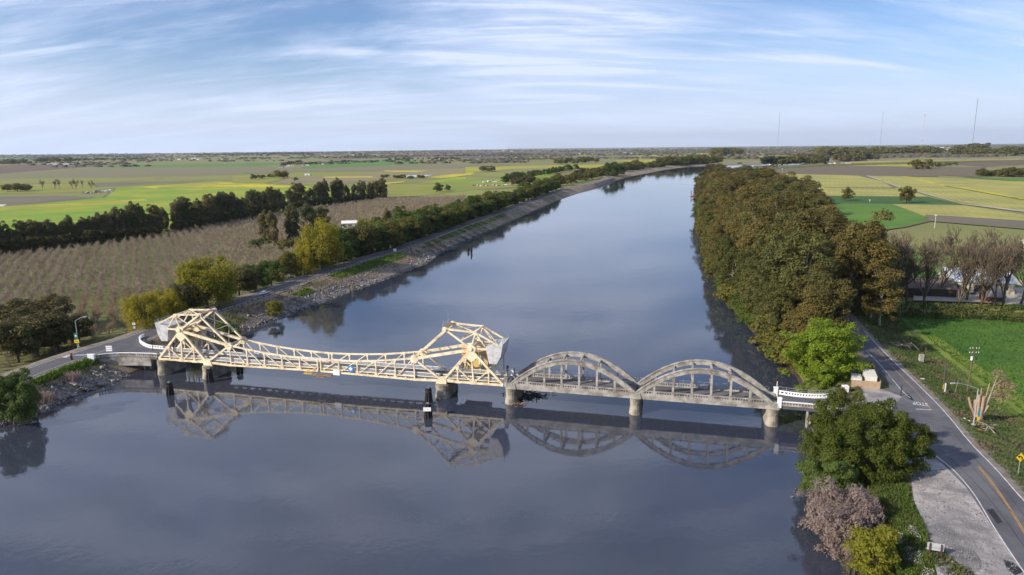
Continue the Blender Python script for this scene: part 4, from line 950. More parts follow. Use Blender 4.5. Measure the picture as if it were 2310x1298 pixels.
# ---- eucalyptus grove on the right levee
gr_r = [(118, 190), (131, 232), (160, 314), (215, 480), (318, 737), (335, 826), (385, 1100), (402, 1289), (410, 1340)]
used = []
tries = 0
for y0 in np.concatenate([np.arange(196, 420, 10), np.arange(420, 800, 19), np.arange(800, 1340, 36)]):
    xl = interp(RB, y0) + 3.2; xr_ = interp(gr_r, y0) - 3
    n = max(2, int((xr_ - xl) / (9.5 if y0 < 420 else (13 if y0 < 800 else 24))))
    for k in range(n + 1):
        x = xl + (xr_ - xl) * (k + random.uniform(-.25, .25)) / n; y = y0 + random.uniform(-3.5, 3.5)
        if abs(x - rr_mid(y)) < 5.5 * kx(RR, y) and y < 700: continue
        if x > rr_mid(y) and y < 232: continue
        h = random.uniform(25, 32) if k > 0 else random.uniform(17, 23)
        if y < 215: h *= .8
        if y > 1000: h *= .9
        zone = 'river side' if k == 0 else ('road side' if k >= n - 1 else 'middle')
        dist = 'by the lime green tree' if y0 < 260 else ('by the bare cottonwoods' if y0 < 420 else ('halfway up the river' if y0 < 800 else 'far upstream end'))
        h *= random.choice([.72, .85, .95, 1.0, 1.08, 1.15]) * random.uniform(.95, 1.05)
        kd_ = 'eucgreen' if random.random() < .35 else 'eucalyptus'; cn_ = ('taller ' if h > 27 else 'shorter ') + ('dull green' if kd_ == 'eucgreen' else 'olive brown')
        plant(kd_, x, y, bank_z(x, y) - .3, h, '%s eucalyptus, %s of the grove, %s' % (cn_, zone, dist), group='%s eucalyptus trees of the grove, %s, %s' % (cn_, zone, dist), name='eucalyptus_tree', wide=random.uniform(1.0, 1.2) * (1 if y < 420 else (1.3 if y < 800 else 1.7)))
        if random.random() < .07 and y < 760: plant('cottonwood', x + 4, y - 4, bank_z(x, y) - .3, random.uniform(24, 30), 'leafless grey tree standing among the eucalyptus, %s, %s' % (zone, dist), group='leafless trees within the grove, %s, %s' % (zone, dist), name='bare_tree', wide=.8)
        if k == 0 and y < 700: used.append((xl - 3.5, y))
for x, y in used:
    for q in range(3):
        kd = random.choice(['oliveshrub', 'shrub', 'oliveshrub', 'barebush']); yy = y + random.uniform(-5, 5); xx = interp(RB, yy) + random.uniform(.2, 3.5)
        nm = {'oliveshrub': 'olive', 'shrub': 'green', 'barebush': 'leafless brown'}[kd]; zz = 'close to the lime tree' if yy < 260 else ('beside the fallen tree' if yy < 420 else 'farther upstream')
        plant(kd, xx, yy, bank_z(xx, yy) - .3, random.uniform(4, 8), '%s bush at the water under the grove, %s' % (nm, zz), 'bush', '%s bushes under the grove, %s' % (nm, zz), 'riverside_bush', 1.3)
# brush, bare trees and shrubs in front of the grove
def at(px, py, z=1.0): return G(px, py, z)
for px, py, kd, h, wd, lb in [(1660,560,'barebush',10,1.2,'brown leafless brush above the drifted branches by the grove'), (1690,600,'cottonwood',17,.8,'tall grey leafless tree standing in front of the eucalyptus grove'),
        (1722,640,'cottonwood',15,.8,'leafless brown tree leaning from the right bank below the grove'), (1662,655,'barebush',9,1.4,'dark tangled leafless bush overhanging the water'),
        (1700,700,'barebush',8,1.3,'low tangled brown brush at the foot of the right bank'), (1735,742,'barebush',8,1.2,'grey brown brush between the grove and the lime green tree'), (1760,700,'cottonwood',13,.8,'ivy covered leafless trunk beside the lime green tree'), (1745,655,'barebush',9,1.2,'pale leafless bush high on the right bank below the eucalyptus')]:
    p = at(px, py); plant(kd, p.x + 1.5, p.y, bank_z(p.x + 1.5, p.y) - .2, h, lb, 'bush' if kd == 'barebush' else 'tree', name='bare_bush' if kd == 'barebush' else 'bare_tree', wide=wd)
for px, py, kd, h, wd, lb in [(1625,525,'oliveshrub',6,1.4,'bright yellow green willow shrub at the water edge by the grove'), (1668,650,'oliveshrub',5,1,'small light green shrub at the water below the dark bush'), (1790,768,'shrub',7.5,1.3,'rounded dark green shrub at the water left of the lime tree'),
        (1660,620,'oliveshrub',5,1.3,'light green shrub hanging over the river bank'), (1740,730,'oliveshrub',5.5,1.2,'olive shrub among the brush at the right water line'), (1640,545,'oliveshrub',5,1.5,'pale olive shrub beside the fallen tree'), (1765,745,'shrub',6,1.3,'green shrub under the ivy covered trunk'), (1700,680,'shrub',5,1.2,'small green shrub in the tangled brush')]:
    p = at(px, py, .6); plant(kd, p.x + 1, p.y, bank_z(p.x + 1, p.y) - .3, h, lb, 'shrub', name='shrub', wide=wd)
# lime tree, camphor tree and the shrubs of the near right bank
p = at(1862, 868, 3.5); plant('lime', p.x + .5, p.y + 3, 1.8, 19.2, 'bright lime green tree by the right end of the bridge', name='lime_green_tree', rz=.6)
p = at(1935, 1092, 3.0); plant('camphor', 67.3, 122.3, .6, 16.8, 'big round dark green tree covering the road junction, lower right', name='broadleaf_tree', rz=1.0, wide=.83)
plant('teal', 58.3, 115.8, 1.0, 10.2, 'grey green willow between the big round tree and the rosy bare shrub', name='willow_tree', wide=.78)
p = at(1905, 1228, 1.5)
plant('rose', p.x + .9, p.y + 2.5, .5, 10.2, 'large rosy brown leafless shrub at the lower right water edge', 'shrub', name='bare_shrub', wide=1.0)
p = at(1972, 1290, 2.5)
plant('yellowshrub', p.x, p.y, 1.6, 8.6, 'upright yellow green shrub beside the rosy leafless shrub', 'shrub', name='yellow_green_shrub', wide=.95)
plant('yellowshrub', p.x + 2.2, p.y + 3.0, 2.2, 5.2, 'smaller yellow green shrub behind the upright one, next to the weeds', 'shrub', name='yellow_green_shrub', wide=.9)
p = at(1928, 1296, .5)
plant('purple', p.x, p.y, .3, 4.6, 'low purple brown leafless bush at the bottom edge of the water', 'bush', name='bare_bush', wide=1.25)
p = at(40, 950, .5); p = at(20, 962, .3); plant('teal', p.x, p.y + 2, .2, 13.5, 'green willow hanging over the water at the left edge of the photo', name='willow_tree', wide=.7)
p = at(622, 712, 1.2); plant('yellowshrub', p.x, p.y, 1.0, 6.6, 'round yellow green bush on the left bank by the rocks', 'bush', name='round_bush', wide=1.05)
p = at(520, 765, .8); plant('shrub', p.x, p.y, 1.0, 6.6, 'dark green bush behind the left end of the drawbridge', 'bush', name='green_bush', wide=1.2)
p = at(797, 655, .3); plant('yellowshrub', p.x, p.y, .2, 3.0, 'small straw coloured reed clump at the water on the left bank', 'reeds', name='reed_clump', wide=.8)
for o in p and [bpy.data.objects['reed_clump']]:
    for ch in o.children:
        if ch.name.startswith('crown'): ch.data = ch.data.copy(); ch.data.materials[0] = LM['reed']
# ---- near left dark trees beside the road
for px, py, h, wd, lb in [(25,815,13,1.15,'dark spreading tree at the left edge above the road'), (70,800,14,1.1,'dark tree with several trunks, second from the left edge'), (118,788,13,1.05,'dark green tree with crooked trunks left of the street lamp'), (165,770,9.5,1.0,'smaller dark tree right behind the left street lamp'), (95,745,13,1.1,'dark tree behind the others toward the orchard'), (20,760,13,1.2,'dark tree at the left edge nearest the orchard')]:
    p = at(px, py, 1.8); plant('dark', p.x, p.y + 3, bank_z(p.x, p.y + 3) - .2, h * 1.1, lb, name='dark_tree', wide=wd)
# ---- roadside willows and trees, left bank
RS = [('willow',330,745,13.5,1.05,'yellow willow nearest the raised left bridge tower'), ('willow',385,722,13,1.1,'low yellow willow between the two biggest roadside willows'), ('willow',470,700,21,1.2,'big rounded yellow willow above the white car'), ('dark',425,715,12,1.2,'dark tree in the shade between the yellow willows'),
      ('dark',540,668,13,1.2,'dark tree just right of the big rounded yellow willow'), ('leafy',575,655,13,1.1,'dark green tree behind the roadside light post'), ('leafy',612,640,13,1.1,'low green tree above the white car on the road'), ('olive',650,628,15,1.0,'olive tree at the right end of the low roadside row'), ('dark',680,618,14,1.0,'dark rounded tree beside the olive one'),
      ('willow',765,612,25,1.0,'tall yellow weeping willow with visible trunk by the road'), ('willow',712,626,15,.8,'short pale willow left of the tall weeping willow'), ('dark',808,582,19,1.0,'dark tree between two yellow weeping willows'), ('willow',840,572,18,.75,'narrow yellow weeping willow right of the dark gap'), ('olive',868,558,19,1.0,'grey green tree beside the narrow yellow willow')]
for kd, px, py, h, wd, lb in RS:
    p = at(px, py, 3.5); cl = interp(LR, p.y); k = kx(LR, p.y); x = min(p.x, cl - 7.5 * k)
    plant(kd, x, p.y, bank_z(x, p.y) - .3, h, lb, name='willow_tree' if kd == 'willow' else 'roadside_tree', wide=wd)
kinds = ['leafy', 'olive', 'leafy', 'dark', 'olive', 'leafy']
y = 380.0; i = 0
while y < 1020:
    cl = interp(LR, y); k = kx(LR, y)
    for row in range(2 if y < 720 else 1):
        x = cl - (12 + 9 * row + random.uniform(-1.5, 1.5)) * k
        kd = kinds[(i + row) % 6]
        seg = 'just past the yellow willows' if y < 470 else ('halfway to the distant cars' if y < 620 else ('by the distant cars' if y < 780 else 'beyond the distant cars'))
        col = {'leafy': 'green', 'dark': 'dark', 'olive': 'olive'}[kd]
        plant(kd, x, y + random.uniform(-3, 3), bank_z(x, y) - .2, random.uniform(15, 21), 'round %s tree, %s of the left roadside row, %s' % (col, 'road side' if row == 0 else 'field side', seg), group='%s trees of the left roadside row, %s, %s' % (col, seg, 'road side' if row == 0 else 'field side'), name='roadside_tree', wide=random.uniform(1.05, 1.35))
        i += 1
    y += random.uniform(9, 13) if y < 700 else random.uniform(13, 20)
# taller trees within the orchard, left of the willows
for px, py, kd, h, wd, lb in [(598,556,'windbreak',25,.75,'tall narrow tree in the orchard, leftmost of the group'), (618,557,'windbreak',27,.7,'tall ivy covered tree in the orchard beside the narrow one'), (662,552,'windbreak',31,.8,'tall dark tree in the orchard with pale trunk'), (700,545,'windbreak',30,.95,'tall broad grey green tree in the orchard'), (728,536,'windbreak',25,1.2,'broad dusty tree behind the tallest weeping willow'),
        (580,562,'shrub',7,1.2,'small green bush in the orchard left of the tall trees'), (642,566,'oliveshrub',7,1.3,'low olive bush in the orchard among the tall trees'), (683,560,'oliveshrub',8,1.2,'low bush in the orchard behind the tall willow'),
        (820,535,'willow',15,.8,'yellow green tree beside the white roofed house'), (850,530,'leafy',14,.8,'bright green tree right of the white roofed house'), (875,520,'windbreak',18,.9,'grey brown tree above the white roofed house'), (900,500,'leafy',14,1.0,'dark green tree at the orchard edge behind the house')]:
    p = at(px, py, .4); plant(kd, p.x, p.y, .2, h, lb, 'bush' if 'shrub' in kd else 'tree', name='bush' if 'shrub' in kd else 'tall_tree', wide=wd)
# ---- windbreak row across the left
wl = [(-60, 582), (0, 570), (60, 564), (130, 557), (200, 549), (260, 541), (330, 532), (400, 520), (470, 508), (540, 496), (610, 482), (680, 470), (740, 461), (800, 454), (852, 447)]
hh = [21, 22, 19, 25, 17, 28, 24, 27, 26, 28, 27, 29, 35, 30, 27]
cntw = 0
px = -70.0
while px < 862:
    py = float(np.interp(px, [a[0] for a in wl], [a[1] for a in wl])); h = float(np.interp(px, [a[0] for a in wl], hh)) * random.uniform(.72, 1.12)
    for row in range(2):
        p = at(px + random.uniform(-5, 5), py - 5 * row, .4)
        zone = 'left end' if px < 240 else ('middle' if px < 560 else 'right end')
        if row == 1 and random.random() < .45: continue
        hr_ = h * (1 if row == 0 else random.uniform(.6, .95))
        plant('windbreak', p.x, p.y, .2, hr_ * 1.0, 'dark eucalyptus in the %s of the long windbreak, %s row' % (zone, 'orchard side' if row == 0 else 'meadow side'), group='windbreak trees, %s, %s row' % (zone, 'orchard side' if row == 0 else 'meadow side'), name='windbreak_tree', wide=random.uniform(.78, 1.05))
        if row == 0 and random.random() < .8:
            p = at(px + 4, py + 3, .4); plant('dark', p.x, p.y, 0, random.uniform(8, 12), 'dark underbrush tree at the foot of the windbreak, %s' % zone, group='underbrush along the windbreak, %s' % zone, name='underbrush_tree', wide=1.1)
    px += random.uniform(11, 16)
# ---- orchard: near trees one by one, the rest as one planting
ocorn = [G2(-250,606,.4), G2(0,580,.4), G2(150,564,.4), G2(300,545,.4), G2(571,496,.4), G2(703,471,.4), G2(861,451,.4), G2(1090,443,.4)]
rowdir = Vector((-0.56, 1)).normalized(); rn = Vector((rowdir.y, -rowdir.x))
cand = []
blockers = [at(a, b_, .4) for a, b_ in [(598,556), (618,557), (662,552), (700,545), (728,536), (820,535), (850,530), (875,520), (800,512)]]
def inside_orch(x, y):
    if x > interp(LR, y) - 23 * kx(LR, y): return False
    # beyond the windbreak line?
    xs_ = [c[0] for c in ocorn]; ys_ = [c[1] for c in ocorn]
    if y > np.interp(x, xs_, ys_) - 6: return False
    return x > -470 and y > 150 and all((x - b_.x) ** 2 + (y - b_.y) ** 2 > 60 for b_ in blockers)
for i in range(-60, 130):
    for j in range(10, 330):
        q = rn * (i * 5.4) + rowdir * (j * 4.3)
        x, y = q.x - 30 + random.gauss(0, .3), q.y + random.gauss(0, .3)
        if not inside_orch(x, y): continue
        # in view?
        d = Vector((x, y, -63)); dep = y * cp + 63 * sp
        u = x / dep * FPX + 1155
        if u < -60: continue
        if y > 560 and j % 2: continue
        cand.append((x, y))
cand.sort(key=lambda q: q[0] ** 2 + q[1] ** 2)
for k, (x, y) in enumerate(cand[:290]):
    L_, hr0 = ARCH['orchardtree']; tm, cm = L_[k % 5]; s = random.uniform(.85, 1.1)
    o = link('orchard_tree', tm); o.location = (x, y, .4); o.rotation_euler = (0, 0, random.uniform(0, 6.28)); o.scale = (s * .98, s * .98, s)
    ln = 'close to the dark roadside trees' if y < 215 else ('next to the yellow willows' if y > 255 else 'in the near rows facing the bridge')
    tag(o, 'leafless brown orchard tree ' + ln, 'tree', 'orchard trees ' + ln)
    c = link('crown', cm, None, o)
rest = cand[290:]
lo = []
for i in range(4):
    r = np.random.default_rng(900 + i); sg = branchy(5.0, r, .17, 3, .55, 3, .5, .78, .2)
    sg = [(s[0], s[1], max(s[2], .07), max(s[3], .055)) for s in sg]; tv_, tf_ = tubes(sg, 3)
    E_ = np.array([s[1] for s in sg[6:]]); E_ = E_[r.integers(0, len(E_), 180)] + r.normal(size=(180, 3)) * [.5, .5, .45]; dv = unit(r.normal(size=E_.shape) * [1, 1, .6] + [0, 0, .8]); sv = unit(np.cross(dv, r.normal(size=E_.shape))) * .05; ln_ = r.uniform(.35, .7, (180, 1))
    cv = np.stack([E_ - sv, E_ + sv, E_ + dv * ln_ + sv * .4, E_ + dv * ln_ - sv * .4], 1).reshape(-1, 3)
    lo.append((np.concatenate([tv_, cv]), np.concatenate([tf_, np.arange(720).reshape(-1, 4) + len(tv_)])))
VV = []; FF = []; base = 0
for k, (x, y) in enumerate(rest):
    v, f = lo[k % 4]; a = random.uniform(0, 6.28); s = random.uniform(.85, 1.15) * (1.0 if y < 560 else 1.3); c, sn = math.cos(a) * s * .98, math.sin(a) * s * .98
    w_ = np.stack([v[:, 0] * c - v[:, 1] * sn + x, v[:, 0] * sn + v[:, 1] * c + y, v[:, 2] * s * (1 if y < 560 else .8) + .4], 1)
    VV.append(w_); FF.append(f + base); base += len(v)
tag(link('orchard', npmesh('orchard', np.concatenate(VV), np.concatenate(FF)), M_twigo), kind='stuff')
print('orchard', len(rest), base)
# ---- bare cottonwoods, hedge on the right
for k, (px, py) in enumerate([(2010,700), (2048,690), (2085,696), (2120,672), (2152,702), (2178,680), (2206,708), (2240,690), (2262,704), (2300,690), (2340,700), (2375,690), (2030,640), (2090,640), (2160,625), (2230,630), (2290,622), (1990,665)]):
    p = at(px, py, .5); front = py > 650
    plant('cottonwood', p.x, p.y, .3, random.uniform(27, 31) if front or k < 12 else random.uniform(22, 27), 'leafless cottonwood at the left end of the rows beside the brown shed' if k == 17 else '%s leafless cottonwood from the left in the %s row' % (['first', 'second', 'third', 'fourth', 'fifth', 'sixth', 'seventh', 'eighth', 'ninth', 'tenth', 'eleventh', 'twelfth'][k if k < 12 else (k - 12 if k < 17 else 9)], 'front, hedge side' if front or k < 12 else 'back, farmyard side'), group=None, name='cottonwood_tree', wide=1.1)
hp = [at(1975, 712, .5), at(2060, 716, .5), at(2200, 721, .5), at(2310, 727, .5), at(2460, 740, .5)]
he = empty('hedge', hp[0]); tag(he, 'long dense trimmed green hedge between meadow and cottonwoods', 'hedge')
r = np.random.default_rng(5); C = []; 
for a, b2 in zip(hp, hp[1:]):
    n = int((b2 - a).length / .75)
    for i in range(n):
        q = a + (b2 - a) * (i / n) - hp[0]
        for zz in (1.2, 2.9, 4.6): C.append((q.x + r.normal() * .6, q.y + r.normal() * .9, zz + r.normal() * .3))
C = np.array(C); vf = foliage(C, np.full(len(C), 1.35) * r.uniform(.7, 1.2, len(C)), 26, .33, r)
link('foliage', npmesh('foliage', *vf), LM['hedge'], he)
sg = [(np.array([q.x - hp[0].x, q.y - hp[0].y, -.8]), np.array([q.x - hp[0].x, q.y - hp[0].y, 2.5]), .12, .06) for a, b2 in zip(hp, hp[1:]) for q in [a + (b2 - a) * t for t in np.linspace(0, 1, 14)]]
link('stems', npmesh('stems', *tubes(sg)), M_bark, he)

# ================================================================== rocks, weeds, reeds on the banks
def cards_object(name, P, size, m, r, asp=1.6, up=.7):
    Nn = unit(r.normal(size=P.shape) * [1, 1, .4]); a = unit(np.array([[0, 0, 1.]]) * up + r.normal(size=P.shape) * .35)
    b = unit(np.cross(a, Nn)); s = (size * r.uniform(.5, 1.4, len(P)))[:, None]
    V = np.stack([P - b * s * .5, P + b * s * .5, P + a * s * asp + b * s * .15], 1).reshape(-1, 3)
    return tag(link(name, npmesh(name, V, np.arange(3 * len(P)).reshape(-1, 3)), m), kind='stuff')
def bank_points(n, side, t0, t1, y0, y1, r, pw=1.0):
    o = []
    for _ in range(n):
        y = y0 + (y1 - y0) * r.random() ** pw; t = t0 + (t1 - t0) * r.random()
        if side == 'L':
            xw = interp(LB, y); xs = interp(LR, y) + 6.2 * kx(LR, y); x = xs + (xw - xs) * t
        else:
            xw = interp(RB, y); xc = xw + 9.5 * kx(RB, y); x = xw + (xc - xw) * (1 - t)
        if side == 'L' and 196 < y < 214 and x > -122: continue
        o.append((x, y, bank_z(x, y)))
    return np.array(o)
M_rock = mat('riprap_stone', (0.25, 0.24, 0.245), (0.11, 0.10, 0.10), 0.9, 0.9, c3=(0.37, 0.345, 0.32), s3=0.7, detail=5)
def rocks(name, P, smin, smax, r):
    cube = np.array([(x, y, z) for z in (-1, 1) for x, y in ((-1, -1), (1, -1), (1, 1), (-1, 1))], dtype=float)
    fc = np.array([(0, 3, 2, 1), (4, 5, 6, 7), (0, 1, 5, 4), (1, 2, 6, 5), (2, 3, 7, 6), (3, 0, 4, 7)])
    V = []; F = []
    for i, p in enumerate(P):
        s = r.uniform(smin, smax) * np.array([1, r.uniform(.6, 1), r.uniform(.5, .8)]) * .5
        v = cube * s * r.uniform(.6, 1.15, (8, 1)); a = r.uniform(0, 6.28); c, sn = math.cos(a), math.sin(a); tl = r.normal() * .4
        v = np.stack([v[:, 0] * c - v[:, 1] * sn, v[:, 0] * sn + v[:, 1] * c, v[:, 2] + v[:, 0] * tl], 1)
        V.append(v + p + [0, 0, s[2] * .3]); F.append(fc + 8 * i)
    return tag(link(name, npmesh(name, np.concatenate(V), np.concatenate(F)), M_rock), kind='stuff')
r = np.random.default_rng(21)
P_ = np.concatenate([bank_points(15000, 'L', .42, 1.03, 158, 345, r, 1.1), bank_points(5000, 'L', .58, 1.03, 345, 560, r)]); P_ = P_[(np.sin(P_[:, 1] * .17) + np.sin(P_[:, 1] * .061 + 2) + r.normal(size=len(P_)) * .7) > -1.0]; rocks('riprap_rocks', P_, .22, .62, r)
rocks('big_riprap_rocks', bank_points(350, 'L', .5, 1.0, 158, 500, r, 1.1), .7, 1.3, r)
M_weed = leafmat('weeds', (0.075, 0.095, 0.03), (0.14, 0.135, 0.05), .12, .3)
M_dryw = leafmat('dry_weeds', (0.24, 0.175, 0.10), (0.15, 0.115, 0.07), .3, .3)
M_grs = leafmat('bank_grass', (0.085, 0.17, 0.02), (0.12, 0.20, 0.025), .2, .4)
M_flow = leafmat('white_flowers', (0.55, 0.55, 0.58), (0.35, 0.36, 0.36), .6, .3)
P = bank_points(4200, 'L', .02, .62, 150, 420, r); cards_object('bank_weeds', P[np.sin(P[:, 1] * .11) + r.normal(size=len(P)) * .5 > -.1], .45, M_weed, r)
P = bank_points(9000, 'L', .1, .75, 150, 460, r); cards_object('dry_bank_weeds', P[np.sin(P[:, 1] * .11) + r.normal(size=len(P)) * .5 < .2], .45, M_dryw, r)
P = np.concatenate([bank_points(1300, 'L', .25, .5, 292, 304, r), bank_points(5000, 'L', .02, .35, 330, 400, r), bank_points(3000, 'L', .0, .25, 176, 200, r), bank_points(5000, 'L', .02, .4, 440, 640, r)]); cards_object('green_bank_grass', P, .5, M_grs, r)
P = bank_points(13000, 'R', -.25, 1.04, 82, 165, r); cards_object('right_bank_weeds', P, .42, M_weed, r)
# verge between lot and shrubs, flowers
def scatter(poly, n, r, z=5.3):
    xs_ = [p[0] for p in poly]; ys_ = [p[1] for p in poly]; o = []
    def ins(x, y):
        c = False; j = len(poly) - 1
        for i in range(len(poly)):
            if (ys_[i] > y) != (ys_[j] > y) and x < (xs_[j] - xs_[i]) * (y - ys_[i]) / (ys_[j] - ys_[i]) + xs_[i]: c = not c
            j = i
        return c
    while len(o) < n:
        x, y = r.uniform(min(xs_), max(xs_)), r.uniform(min(ys_), max(ys_))
        if ins(x, y): o.append((x, y, bank_z(x, y)))
    return np.array(o)
verge = pts(5.2, 1985,1100, 2045,1095, 2060,1150, 2085,1190, 2105,1250, 2130,1330, 1960,1340, 1960,1200)
gl = scatter(pts(5.2, 2062,1060, 2130,1060, 2180,1110, 2300,1290, 2120,1298, 2070,1130), 2600, r); gl[:, 2] = 5.29; rocks('loose_stones', gl, .05, .22, r)
P = scatter(verge, 9000, r); cards_object('verge_grass', P, .38, M_grs, r); P = scatter(verge, 6000, r); cards_object('verge_weeds', P, .45, M_weed, r)
fl = scatter(pts(5.2, 2020,1180, 2060,1190, 2085,1235, 2110,1290, 2060,1298, 2020,1240), 2200, r); fl = fl[np.sin(fl[:, 0] * 1.9) + np.sin(fl[:, 1] * 1.3) > .1]; fl[:, 2] += .55; cards_object('white_flower_patch', fl, .12, M_flow, r, 1.0)
# grass of the right levee slope beyond the road
o = []; o2 = []; o3 = []
for _ in range(34000):
    y = 85 + 178 * r.random(); xe = interp(RE, y); x = xe + 1.3 + 21 * r.random(); nz = math.sin(x * .35 + y * .21) + math.sin(y * .47 - x * .2) + r.normal() * .6
    (o if nz > -.2 else (o2 if nz > -1.6 else o3)).append((x, y, bank_z(x, y)))
cards_object('levee_grass', np.array(o), .27, leafmat('levee_green', (0.065, 0.115, 0.025), (0.105, 0.15, 0.035), .15, .35), r); cards_object('levee_grass_pale', np.array(o2), .27, leafmat('levee_pale', (0.09, 0.13, 0.045), (0.13, 0.155, 0.07), .15, .35), r)
cards_object('levee_dry_grass', np.array(o3), .4, M_dryw, r)
o = []
for _ in range(26000):
    y = 120 + 140 * r.random(); x = interp(RE, min(y, 222)) + (y > 222) * (y - 222) * .3 + 24 + 110 * r.random() ** 1.3; o.append((x, y, .55))
cards_object('meadow_grass', np.array(o), .32, leafmat('meadow_green', (0.045, 0.12, 0.016), (0.08, 0.17, 0.025), .05, .4), r)
for px, py, lb in [(252, 800, 'x'), (100, 895, 'tuft of dry grey stems above the rocks near the green willow'), (162, 860, 'tall tuft of dry grey stems on the left bank, nearer the bridge'), (245, 815, '')]:
    if not lb or lb == 'x': continue
    p = at(px, py, 2.5); n = 420; r2 = np.random.default_rng(px); Q = np.array([[p.x, p.y, bank_z(p.x, p.y)]]) + r2.normal(size=(n, 3)) * [1.0, 1.0, .1]
    d = unit(np.concatenate([r2.normal(size=(n, 2)) * .45, np.ones((n, 1))], 1)); segs = [(Q[i], Q[i] + d[i] * r2.uniform(1.2, 2.8), .035, .02) for i in range(n)]
    tag(link('dry_bush', npmesh('dry_bush', *tubes(segs, 3)), M_twigp), lb, 'bush')

# ================================================================== guard rail on the left road
gp = [q for q in dens([p for p in LR if 200 < p[1] < 560], 6)]
gp = [q for q in ribbon_pts([q for q in gp if q[1] > 224], 5.3)]
ge = empty('guard_rail', (gp[0][0], gp[0][1], 5.25)); tag(ge, 'long galvanised guard rail along the river side of the left road', 'guard rail')
L0 = Vector((gp[0][0], gp[0][1], 5.25)); mb = MB()
for a, b2 in zip(gp, gp[1:]):
    A_, B_ = Vector((*a, 5.25)) - L0, Vector((*b2, 5.25)) - L0; mb.bar(A_ + Vector((0, 0, .7)), B_ + Vector((0, 0, .7)), .09, .34)
mb.build('rail', M_galv, ge)
acc = 0; npost = 0; M_post = mat('timber_post', (.11, .09, .075), (.07, .06, .05))
for a, b2 in zip(gp, gp[1:]):
    A_, B_ = Vector((*a, 5.25)) - L0, Vector((*b2, 5.25)) - L0; Ln = (B_ - A_).length; t = (3.8 - acc) if acc else 0
    while t < Ln and npost < 98:
        q = A_ + (B_ - A_) * (t / Ln); MB().box((q.x + .05, q.y - .12, -.6), (q.x + .3, q.y + .12, .85)).build('post', M_post, ge); npost += 1; t += 3.8
    acc = (Ln - (t - 3.8))
# ================================================================== vehicles
M_tyre = mat('tyre', (.02, .02, .02)); M_rim = mat('alloy', (.5, .5, .52), rough=.3, metal=.8); M_carg = mat('car_glass', (.015, .02, .025), (.02, .025, .03), 1, .06, spec=.8)
M_lampw = mat('headlight_lens', (.7, .7, .72), rough=.1); M_lampr = mat('tail_light', (.4, .02, .02), rough=.2)
def car(x, y, z, rz, paint, label, suv=False):
    e = empty('parked_car' if z < 3 else 'car', (x, y, z), rz); tag(e, label, 'car')
    h = 1.62 if suv else 1.46
    prof = [(-2.2, .35), (-2.22, .75), (-2.05, .98), (-1.75, 1.02), (-1.15, h - .04), (-.2, h), (.55, h - .06), (1.3, 1.0), (2.05, .85), (2.25, .62), (2.2, .32)]
    body = MB().prism([(a, -.86, b_) for a, b_ in prof], (0, 1.72, 0)).build('body', paint, e)
    bv = body.modifiers.new('bevel', 'BEVEL'); bv.width = .09; bv.segments = 2; bv.limit_method = 'ANGLE'
    MB().prism([(-1.6, -.875, 1.05), (-1.12, -.875, h - .12), (.5, -.875, h - .14), (1.1, -.875, 1.05)], (0, 1.75, 0)).build('side_window', M_carg, e)
    MB().add([(.62, -.68, h - .10), (.62, .68, h - .10), (1.30, .76, 1.03), (1.30, -.76, 1.03)], [(0, 1, 2, 3)]).build('windscreen', M_carg, e)
    MB().add([(-1.22, -.66, h - .10), (-1.22, .66, h - .10), (-1.79, .72, 1.06), (-1.79, -.72, 1.06)], [(3, 2, 1, 0)]).build('rear_window', M_carg, e)
    for sx_ in (-1.4, 1.42):
        for sy in (-1, 1):
            wl_ = MB().tube((sx_, sy * .68, .33), (sx_, sy * .9, .33), .34, n=18).build('wheel', M_tyre, e); MB().tube((sx_, sy * .9, .33), (sx_, sy * .915, .33), .21, n=12).build('rim', M_rim, wl_)
    for sy in (-1, 1):
        MB().box((2.14, sy * .78 - .14, .62), (2.25, sy * .78 + .06, .76)).build('headlight', M_lampw, e); MB().box((-2.25, sy * .74 - .12, .72), (-2.17, sy * .74 + .1, .9)).build('tail_light', M_lampr, e)
        MB().box((.75, sy * .86 - .02 if sy > 0 else -1.02, .98), (.95, 1.02 if sy > 0 else -.84, 1.12)).build('mirror', paint, e)
    return e
M_cwht = mat('car_white', (.72, .73, .75), (.70, .71, .73), 1, .25, spec=.6); M_cblk = mat('car_dark', (.04, .05, .07), (.035, .045, .06), 1, .2, spec=.6); M_cblu = mat('car_blue', (.05, .08, .16), rough=.2, spec=.6)
def lrpos(px, py, off):
    p = G(px, py, 5.8); y = p.y; s = slope_at(LR, y); d = Vector((s, 1)).normalized(); c = Vector((interp(LR, y), y)); n_ = Vector((d.y, -d.x)); q = c + n_ * off
    return q.x, q.y, math.atan2(d.y, d.x)
x, y, a = lrpos(595, 661, 1.7); car(x, y, 5.30, a + math.pi * 0, M_cwht, 'white hatchback driving on the left river road, nearest the drawbridge')
x, y, a = lrpos(1208, 446, -1.5); car(x, y, 5.30, a + math.pi, M_cwht, 'distant white car on the left river road, ahead of a dark one')
x, y, a = lrpos(1231, 441, 1.7); car(x, y, 5.30, a, M_cblu, 'distant dark blue car on the left river road by the bend')
